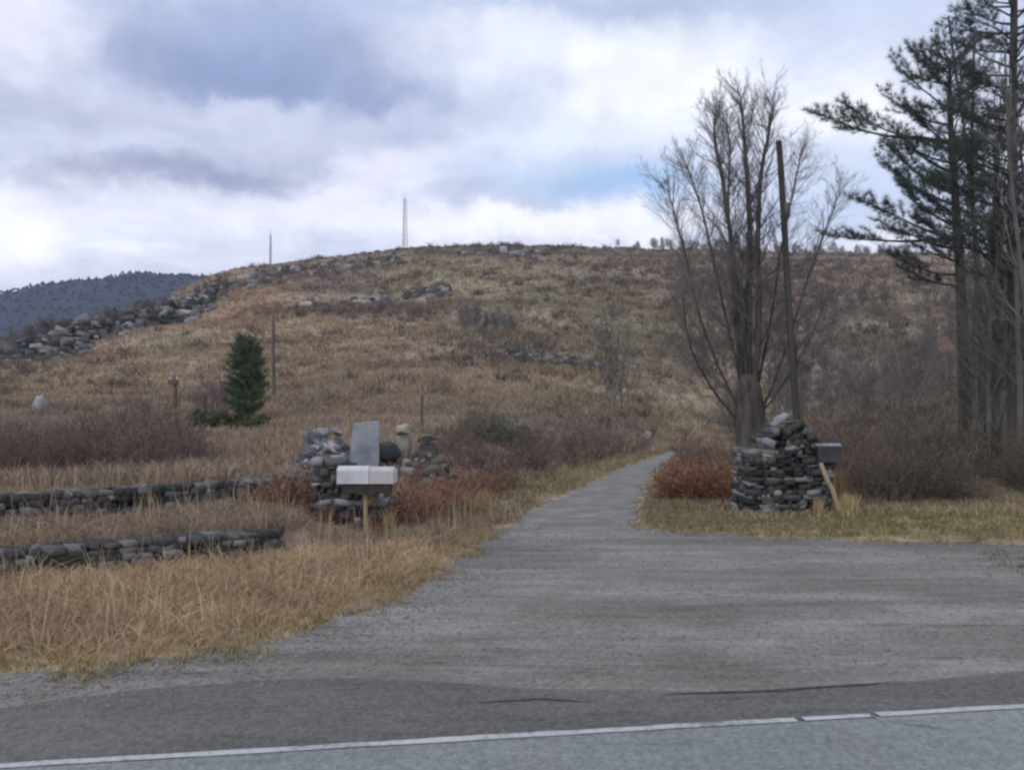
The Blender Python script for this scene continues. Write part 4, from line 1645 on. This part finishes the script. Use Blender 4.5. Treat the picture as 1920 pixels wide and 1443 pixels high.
# ------------------------------------------------------------------ poles and masts
def pole(name, label, cat, x, d, ytop, r0, lean_px=0, band=True, arm=False, r1=None):
    b = at(x, d)
    top = P(x + lean_px, ytop, d)
    t = thing(name, label, cat, b)
    a = Acc()
    n = 12
    ts = np.linspace(0, 1, n)
    pts = b + (0, 0, -.3) + (top - b - (0, 0, -.3)) * ts[:, None]
    pts[:, 0] += 0.01 * np.sin(ts * 9)
    add_tube(a, pts, np.linspace(r0, r1 or r0 * .7, n), 10)
    a.build('shaft', M_darkpole if lean_px < -20 else M_pole, t, True, b)
    if arm:
        bm = bmesh.new()
        box(bm, (0, -r0, float(top[2] - b[2]) - .25), (.34, .10, .16), None, .01)
        bm_obj('crossarm', bm, M_pole, t).location = (float(top[0] - b[0]), 0, 0)
        for sx in (-.12, .12):
            ai = Acc()
            p0 = np.array([sx + float(top[0] - b[0]), -r0, float(top[2] - b[2]) - .19])
            add_tube(ai, [p0, p0 + (0, 0, .07), p0 + (0, 0, .13)], [.02, .03, .015], 8)
            ai.build('insulator', M_stone, t)
    return t, b, top


t, b, top = pole('utility_pole', 'leaning grey utility pole behind the tall bare tree', 'utility pole', 1502, 21.2, 265, .088, -42, True, False, .072)
ai = Acc()
mid = b + (top - b) * .80
add_tube(ai, [mid + (.06, -.11, -.17), mid + (.06, -.11, .05), mid + (.06, -.11, .17)], [.07, .075, .06], 10)
ai.build('transformer', M_pole, t, True, b)
bm = bmesh.new()
box(bm, Vector([float(v) for v in (mid - b)]) + Vector((.02, -.06, 0)), (.05, .10, .24), None, .006)
bm_obj('bracket', bm, M_pole, t)
pole('utility_pole', 'short dark pole with a small crossarm on the left slope', 'utility pole', 334, 31, 703, .085, -7, True, True)
pole('utility_pole', 'plain thin brown pole right of the young pine', 'utility pole', 514, 62, 585, .13, -2)
pole('utility_pole', 'thin dark pole above the boulder heap', 'utility pole', 791, 40, 738, .07, 0)


def mast(label, x, d, ytop, wb, wt_, nseg):
    b = at(x, d)
    h = P(x, ytop, d)[2] - b[2]
    t = thing('radio_mast', label, 'radio mast', b)
    for k in range(3):
        a0 = k * 2 * math.pi / 3 + .5
        leg = Acc()
        p0 = np.array([math.cos(a0) * wb, math.sin(a0) * wb, -.5])
        p1 = np.array([math.cos(a0) * wt_, math.sin(a0) * wt_, h])
        add_tube(leg, [p0, (p0 + p1) / 2, p1], [.13, .12, .10], 6)
        leg.build('leg', M_mast, t)
    brs = []
    for k in range(nseg):
        f0, f1_ = k / nseg, (k + 1) / nseg
        for j in range(3):
            a0, a1 = j * 2 * math.pi / 3 + .5, (j + 1) * 2 * math.pi / 3 + .5
            w0, w1 = wb + (wt_ - wb) * f0, wb + (wt_ - wb) * f1_
            brs.append((math.cos(a0) * w0, math.sin(a0) * w0, h * f0, math.cos(a1) * w1, math.sin(a1) * w1, h * f1_, .05, .05))
    ba = Acc()
    add_segs(ba, brs, 4)
    ba.build('bracing', M_mast, t)
    an = Acc()
    add_tube(an, [(0, 0, h), (0, 0, h + 1.5), (0, 0, h + 3)], [.08, .06, .03], 6)
    an.build('antenna', M_mast, t)
    return t


mast('grey steel lattice mast on the hilltop, the taller one', 758, 356, 372, 1.15, .6, 12)
mast('thin grey steel mast on the ridge left of the hilltop', 505, 352, 440, .45, .22, 9)

# quarry rubble: angular rocks nobody could count, in long heaps
HEAPPAL = [np.array(c) for c in [(.07, .07, .072), (.11, .11, .11), (.16, .155, .15), (.24, .235, .23), (.09, .08, .075), (.34, .335, .33), (.13, .125, .105)]]
rH = np.random.default_rng(909)


def rubble_band(acc, line, n, spread, height, smin, smax, tone=.7):
    """line: (photo column, distance) points"""
    xs = np.array([p[0] for p in line], float)
    ds = np.array([p[1] for p in line], float)
    for _ in range(n):
        t_ = rH.random() * (len(line) - 1)
        x = np.interp(t_, np.arange(len(line)), xs)
        d0 = np.interp(t_, np.arange(len(line)), ds)
        o_ = rH.normal()
        d = d0 + o_ * spread
        lump = .35 + 1.1 * vnoise(np.array([t_ * 6.0]), np.array([2.0]), 5)[0]
        zz = height * lump * math.exp(-o_ * o_ * .9) * rH.random() ** .6
        p = at(x + 3 * rH.normal(), d, zz)
        sz_ = smin + (smax - smin) * rH.random() ** 2.2
        acc.add(*slab_geo((sz_ * (1 + .8 * rH.random()), sz_, sz_ * (.5 + .5 * rH.random())), p, rH.random() * 6.28, (rH.random() - .5) * 1.2, rH), scol(rH, HEAPPAL) * tone)


a = Acc()
rubble_band(a, [(-120, 128), (0, 132), (100, 142), (200, 172), (300, 190), (400, 214)], 3200, 8.5, 4.0, .3, 1.6, .74)
tag(a.build('quarry_rubble', M_stone), 'long grey rubble bank along the far left field edge', 'rubble', None, 'stuff')
a = Acc()
rubble_band(a, [(560, 186), (640, 184), (720, 186), (800, 190), (860, 196)], 150, 4.0, .7, .4, 1.7, .75)
rubble_band(a, [(520, 300), (600, 296), (680, 290), (750, 292)], 150, 14, .8, .6, 2.2, .75)
rubble_band(a, [(400, 250), (460, 270), (520, 290)], 150, 14, 1.2, .6, 2.2, .8)
rubble_band(a, [(650, 350), (800, 356), (950, 356), (1090, 354)], 120, 6, .5, .6, 1.8, .6)
rubble_band(a, [(860, 310), (960, 300), (1010, 290)], 60, 10, .8, .8, 2.2)
rubble_band(a, [(950, 96), (1060, 92), (1130, 90)], 110, 2.0, .4, .3, .9)
rubble_band(a, [(0, 62), (90, 66), (160, 72)], 40, 3.0, .2, .2, .7)
tag(a.build('hillside_rubble', M_stone), 'broken rock ledges and rubble scattered across the hillside', 'rubble', None, 'stuff')
# the heap behind the broken pillar: one pile of slate waste
a = Acc()
hc0 = at(612, 20.2)
for k in range(900):
    o1, o2 = rH.normal() * .40, rH.normal() * .45
    x = hc0[0] + o1
    y = hc0[1] + o2
    zz = .62 * math.exp(-(o1 / .62) ** 2 - (o2 / .7) ** 2) * rH.random() ** .5
    sz_ = .06 + .17 * rH.random() ** 2
    a.add(*slab_geo((sz_ * (1 + rH.random()), sz_ * 1.2, sz_ * (.35 + .4 * rH.random())), np.array([x, y, g1(x, y) + zz]) - hc0, rH.random() * 6.28, (rH.random() - .5) * 1.9, rH),
          scol(rH, HEAPPAL) * np.array((1.15, 1.18, 1.25)))
o = a.build('slate_rubble', M_stone)
o.location = [float(v) for v in hc0]
tag(o, 'jumbled heap of grey slate waste left of the upright slab', 'rubble', None, 'stuff')
a = Acc()
hc0 = at(800, 20.4)
for k in range(420):
    o1, o2 = rH.normal() * .30, rH.normal() * .35
    x = hc0[0] + o1
    y = hc0[1] + o2
    zz = .55 * math.exp(-(o1 / .5) ** 2 - (o2 / .6) ** 2) * rH.random() ** .5
    sz_ = .08 + .20 * rH.random() ** 2
    a.add(*slab_geo((sz_ * (1 + rH.random()), sz_ * 1.2, sz_ * (.35 + .4 * rH.random())), np.array([x, y, g1(x, y) + zz]) - hc0, rH.random() * 6.28, (rH.random() - .5) * 1.3, rH),
          scol(rH, HEAPPAL) * np.array((.9, .82, .72)))
o = a.build('slate_rubble', M_stone)
o.location = [float(v) for v in hc0]
tag(o, 'low brownish heap of broken slate right of the pale tan boulder', 'rubble', None, 'stuff')

# pale rocks on the slope
GRK = 'pale rocks showing on the slope'
for i, (x, d, wv, hv, bc, lab) in enumerate([
        (75, 62, 1.1, 1.2, (.50, .52, .54), 'pale upright boulder alone in the left field'),
        (262, 175, 2.6, 2.4, (.62, .62, .62), 'white boulder showing between trees at the field edge'),
        (338, 195, 7.5, 1.9, (.55, .56, .58), 'long pale rock ledge under the trees at the field edge'),
        (378, 205, 3.2, 2.3, (.5, .48, .45), 'grey rock at the upper end of the field edge row'),
        (575, 185, 3.6, 1.6, (.55, .50, .42), 'pale rock on the dark bank left of the hilltop slope'),
        (682, 180, 5.0, 1.3, (.50, .44, .36), 'low tan rock ledge on the dark bank midslope'),
        (945, 300, 3.0, 3.2, (.48, .48, .45), 'grey rock high up under the hilltop'),
        (1214, 56, .5, .7, (.5, .5, .5), 'small pale stone post beside the upper drive')]):
    r = np.random.default_rng(500 + i)
    a = Acc()
    a.add(*stone_geo((wv, wv * .7, hv * 1.3), (0, 0, hv * .3), r.random() * .4, 0, r, .5, True, .12), np.array(bc) * .66)
    o = a.build('boulder', M_stone)
    o.location = [float(v) for v in at(x, d)]
    tag(o, lab, 'boulder', GRK)

# ------------------------------------------------------------------ grass and ground cover (nobody could count it)
dcx = np.array(drive_c)


def off_drive(X, Y, margin):
    d, par = dist_poly(X, Y, drive_c)
    half = np.interp(par, np.arange(len(dcx)), dcx[:, 2]) / 2
    return d > half + margin


def off_stone(X, Y):
    k = np.ones(len(X), bool)
    for bx, by, hwx, hwy in [(rb[0], rb[1], .72, .5), (lb[0], lb[1] - .25, .60, .62)]:
        k &= ~((np.abs(X - bx) < hwx) & (np.abs(Y - by) < hwy))
    return k


# roadside grass on the left
N = 46000
X = rng.uniform(-16, 2.0, N)
Y = rng.uniform(5.2, 16.5, N)
k = ~in_poly(X, Y, paved_poly) & off_drive(X, Y, .1) & off_stone(X, Y) & (X > -1.05 * Y - 4)
d1, _ = dist_poly(X, Y, wall1)
d2, _ = dist_poly(X, Y, wall2)
k &= (d1 > .15) & (d2 > .18)
X, Y, d1 = X[k], Y[k], d1[k]
Z = G(X, Y)
ed, _ = dist_poly(X, Y, apron_edge)
dens = fbm(X * .9, Y * .9, 88)
c = cover(X, Y, Z)
gold = np.array((.50, .365, .215))
front = (side_of(X, Y, wall1) < 0)[:, None]
c = np.where(front, c * .35 + gold * .65 * (.6 + .8 * fbm(X * 2.2, Y * 2.2, 93)[:, None]), c)
c = np.where((ed < .5)[:, None], c * .5 + np.array((.30, .24, .10)) * .5, c)
h = (.10 + .30 * dens) * np.clip(.25 + ed * .9, .25, 1.0) * np.where(front[:, 0], 1, .8)
h = np.where((~front[:, 0]) | (d1 > .9), h, h * (.35 + .5 * d1))
h = np.where((front[:, 0]) | (d2[k] > .8), h, h * .5)
a = Acc()
tufts(a, np.stack([X, Y, Z], 1), h * (.40 + .75 * rng.random(len(X)) ** 1.5), .09, 7, .008, c, True, .7, .5)
tag(a.build('roadside_grass', M_grass), 'tall dry tan grass on the left verge and terraces', 'grass', None, 'stuff')
# seed stalks standing above the grass
N = 1500
X = rng.uniform(-12, 0.5, N)
Y = rng.uniform(6.5, 17, N)
k = ~in_poly(X, Y, paved_poly) & off_drive(X, Y, .2)
ed, _ = dist_poly(X, Y, apron_edge)
k &= ed > .5
X, Y = X[k], Y[k]
Z = G(X, Y)
a = Acc()
cst = np.where(rng.random((len(X), 1)) < .5, np.array([[.22, .14, .10]]), np.array([[.46, .37, .24]]))
tufts(a, np.stack([X, Y, Z], 1), .4 + .25 * rng.random(len(X)), .05, 3, .008, cst, True, .2)
tag(a.build('weed_stalks', M_grass), 'thin dead weed stalks rising from the left verge', 'weeds', None, 'stuff')
# verge at right: short, greener
N = 26000
X = rng.uniform(1.0, 20, N)
Y = rng.uniform(13.2, 22, N)
k = ~in_poly(X, Y, paved_poly) & off_drive(X, Y, .12) & off_stone(X, Y) & (X < .75 * Y)
X, Y = X[k], Y[k]
Z = G(X, Y)
dn = fbm(X * .8, Y * .8, 99)
c = np.where(dn[:, None] > .5, np.array([[.25, .205, .105]]), np.array([[.185, .165, .078]])) * (.8 + .4 * rng.random((len(X), 1)))
far_ = sstep(17.8, 19.5, Y)
c = c * (1 - far_[:, None]) + cover(X, Y, Z) * far_[:, None]
a = Acc()
tufts(a, np.stack([X, Y, Z], 1), (.05 + .09 * dn) * (1 + .9 * far_) * (.35 + 1.0 * rng.random(len(X))), .09, 5, .012, c, True, .55, .5)
tag(a.build('verge_grass', M_grass), 'short yellow green grass on the right verge', 'grass', None, 'stuff')
# sparse grass creeping over the apron at right
N = 1500
X = rng.uniform(6, 13, N)
Y = rng.uniform(10.0, 14.8, N)
x_, y_ = project(X, Y, 0 * X)
q2 = ((x_ - 1900) / 90) ** 2 + ((y_ - 1066) / 26) ** 2
k = rng.random(N) < np.exp(-q2)
X, Y = X[k], Y[k]
a = Acc()
tufts(a, np.stack([X, Y, 0 * X + .012], 1), .05 + .05 * rng.random(len(X)), .08, 7, .010, np.array([[.15, .14, .075]]) * (.8 + .4 * rng.random((len(X), 1))), True, .5)
tag(a.build('apron_grass', M_grass), 'thin grass creeping over the gravel at right', 'grass', None, 'stuff')
# weeds straggling out over the gravel rim
N = 1700
i0 = rng.integers(0, len(apron_edge) - 1, N)
off_ = np.abs(rng.normal(size=N)) * .20
q3 = apron_edge[i0] + rng.normal(size=(N, 2)) * .12 - rn * off_[:, None]
k = (fbm(q3[:, 0] * 1.3, q3[:, 1] * 1.3, 141) > .50) & (np.abs(q3[:, 0]) < q3[:, 1]) & off_drive(q3[:, 0], q3[:, 1], -.2)
q3 = q3[k]
a = Acc()
tufts(a, np.c_[q3, np.full(len(q3), .012)], .03 + .07 * rng.random(len(q3)), .05, 5, .009, np.array([[.27, .215, .11]]) * (.6 + .7 * rng.random((len(q3), 1))), True, .7)
tag(a.build('rim_weeds', M_grass), 'sparse dead weeds straggling over the gravel rim', 'weeds', None, 'stuff')
# middle distance
N = 42000
Y = np.exp(rng.uniform(math.log(15.5), math.log(52), N))
X = rng.uniform(-.85, .85, N) * Y
k = ~in_poly(X, Y, paved_poly) & off_drive(X, Y, .05) & off_stone(X, Y)
X, Y = X[k], Y[k]
Z = G(X, Y)
c = cover(X, Y, Z)
dd, _ = dist_poly(X, Y, drive_c)
c = np.where((dd < 2.6)[:, None], c * .5 + np.array((.20, .165, .09)) * .5, c)
dn = fbm(X * .5, Y * .5, 111)
a = Acc()
tufts(a, np.stack([X, Y, Z], 1), (.12 + .42 * dn) * np.where(dd < 2.2, .55, 1) * np.where((X > .5) & (Y < 21), .38, 1) * (.5 + .8 * rng.random(len(X))), .12 + .004 * Y, 5, .014 + .0006 * Y, c, True, .38)
tag(a.build('meadow_grass', M_grass), 'rough dry grass and weeds on the lower slope', 'grass', None, 'stuff')
# hillside
N = 90000
Y = np.exp(rng.uniform(math.log(48), math.log(366), N))
X = rng.uniform(-.78, .78, N) * Y
Z = G(X, Y)
c = cover(X, Y, Z)
dn = fbm(X / Y * 40, np.log(Y) * 30, 121)
a = Acc()
tufts(a, np.stack([X, Y, Z], 1), (.25 + .5 * dn) * (Y / 90) ** .45, .0045 * Y, 5, .0016 * Y, c, False, .5, .25)
tag(a.build('hillside_grass', M_grass), 'dry brown grass covering the hillside', 'grass', None, 'stuff')
# scrub on the hillside
sa = Acc()
N = 16000
Y = np.exp(rng.uniform(math.log(55), math.log(364), N))
X = rng.uniform(-.75, .75, N) * Y
Z = G(X, Y)
x_, y_ = project(X, Y, Z)
pr = np.full(N, .03) + .25 * np.clip((fbm(X / Y * 14, np.log(Y) * 14, 131) - .55) * 6, 0, 1)
for (cx, cy, sx, sy, s_) in [(640, 525, 130, 30, .5), (690, 586, 180, 9, 1.0), (940, 660, 140, 30, .5), (1420, 520, 430, 55, .8), (930, 462, 300, 8, .9), (1560, 640, 260, 110, .6),
                             (480, 520, 130, 24, .5), (880, 505, 60, 16, .6), (60, 700, 90, 24, .5), (500, 515, 120, 16, .7)]:
    pr = np.maximum(pr, s_ * np.exp(-((x_ - cx) / sx) ** 2 - ((y_ - cy) / sy) ** 2))
k = rng.random(N) < pr
X, Y, Z = X[k], Y[k], Z[k]
n = len(X)
pal = np.array([(.10, .075, .066), (.13, .088, .066), (.115, .105, .09), (.075, .066, .055), (.14, .095, .06)])
c = pal[rng.integers(0, len(pal), n)] * 1.3 * (.8 + .4 * rng.random((n, 1)))
hh = (.5 + .9 * rng.random(n)) * (Y / 140) ** .4
tufts(sa, np.stack([X, Y, Z], 1), hh * 1.25, hh * .75, 22, .0011 * Y + .02, c, False, .5, .5)
tag(sa.build('hillside_scrub', M_grass), 'dark leafless scrub in patches over the hillside', 'scrub', None, 'stuff')
# gravel stones thrown along the edges of the apron
N = 9000
i0 = rng.integers(0, len(apron_edge) - 1, N)
pp_ = apron_edge[i0] + rng.normal(size=(N, 2)) * np.array([.3, .3]) - rn * np.abs(rng.normal(size=(N, 1))) * .35
k = (np.abs(pp_[:, 0]) < pp_[:, 1] * .8 + 3)
N2 = 7000
extra = np.stack([rng.uniform(-4, 12, N2), rng.uniform(6.4, 14.6, N2)], 1)
ke = in_poly(extra[:, 0], extra[:, 1], apron_poly) & (((extra - L0) @ rn) > 1.0)
pp_ = np.vstack([pp_[k], extra[ke]])
n = len(pp_)
octV = np.array([(1, 0, 0), (-1, 0, 0), (0, 1, 0), (0, -1, 0), (0, 0, 1), (0, 0, -1)], float)
octF = np.array([(0, 2, 4), (2, 1, 4), (1, 3, 4), (3, 0, 4), (2, 0, 5), (1, 2, 5), (3, 1, 5), (0, 3, 5)])
sz = (.006 + .014 * rng.random((n, 1, 1)) ** 2) * (.6 + .8 * rng.random((n, 6, 1)))
V = octV[None] * sz * np.array([1, 1, .6])
th = rng.random(n) * 6.28
cs, sn = np.cos(th)[:, None], np.sin(th)[:, None]
V = np.stack([V[..., 0] * cs - V[..., 1] * sn, V[..., 0] * sn + V[..., 1] * cs, V[..., 2]], -1)
V = V + np.c_[pp_, np.full(n, .016)][:, None]
a = Acc()
gc = np.repeat(np.array([[.21, .208, .205]]) * (.7 + .6 * rng.random((n, 1))), 6, 0)
a.add(V.reshape(-1, 3), (np.arange(n)[:, None, None] * 6 + octF[None]).reshape(-1, 3), gc)
tag(a.build('loose_gravel', M_pebble), 'loose grey stones scattered over the apron edge', 'gravel', None, 'stuff')


# dry grass clumps one can tell apart
def clump(label, x, d, h, spread, nb, col, group=None, w_=.014):
    b = at(x, d)
    a_ = Acc()
    tufts(a_, np.zeros((nb // 6, 3)), np.full(nb // 6, h), spread, 6, w_, np.broadcast_to(np.array(col), (nb // 6, 3)), True, .16, .5)
    o_ = a_.build('dry_grass_clump', M_grass)
    o_.location = [float(v) for v in b]
    return tag(o_, label, 'grass clump', group)


clump('tall golden dry grass clump around the post of the black mailbox', 1568, 16.75, .80, .10, 120, (.34, .245, .10))
clump('short straw coloured grass clump at the roadside right of the black mailbox', 1590, 15.6, .42, .16, 160, (.40, .32, .17))
clump('straw coloured grass clump left of the foot of the black mailbox', 1532, 15.7, .36, .10, 110, (.36, .29, .15))
clump('tawny grass clump under the long white mailbox', 700, 13.85, .40, .16, 60, (.34, .22, .11))
clump('pale tawny grass clump beside the broken pillar, nearer the drive', 730, 13.8, .46, .08, 90, (.42, .31, .17))
clump('pale yellow grass clump on the bank left of the drive', 885, 16.5, .5, .45, 260, (.29, .22, .12))

# ------------------------------------------------------------------ air
hz = bpy.data.materials.new('thin_haze')
hz.use_nodes = True
ht = hz.node_tree
ht.nodes.clear()
pv = ht.nodes.new('ShaderNodeVolumePrincipled')
pv.inputs['Color'].default_value = (.62, .74, .98, 1)
pv.inputs['Density'].default_value = 0.00014
pv.inputs['Anisotropy'].default_value = 0.0
ho = ht.nodes.new('ShaderNodeOutputMaterial')
ht.links.new(pv.outputs[0], ho.inputs['Volume'])
lo = float(min(GV[:, 2].min(), HVf[:, 2].min())) - 1.0
hi_ = float(HVf[:, 2].max()) + 25
bm = bmesh.new()
box(bm, (0, 1765, (lo + hi_) / 2), (7900, 3700, hi_ - lo))
me = bpy.data.meshes.new('haze')
bm.to_mesh(me)
bm.free()
me.materials.append(hz)
o = bpy.data.objects.new('haze', me)
COL.objects.link(o)
tag(o, 'thin blue haze over the far hill', 'haze', None, 'stuff')
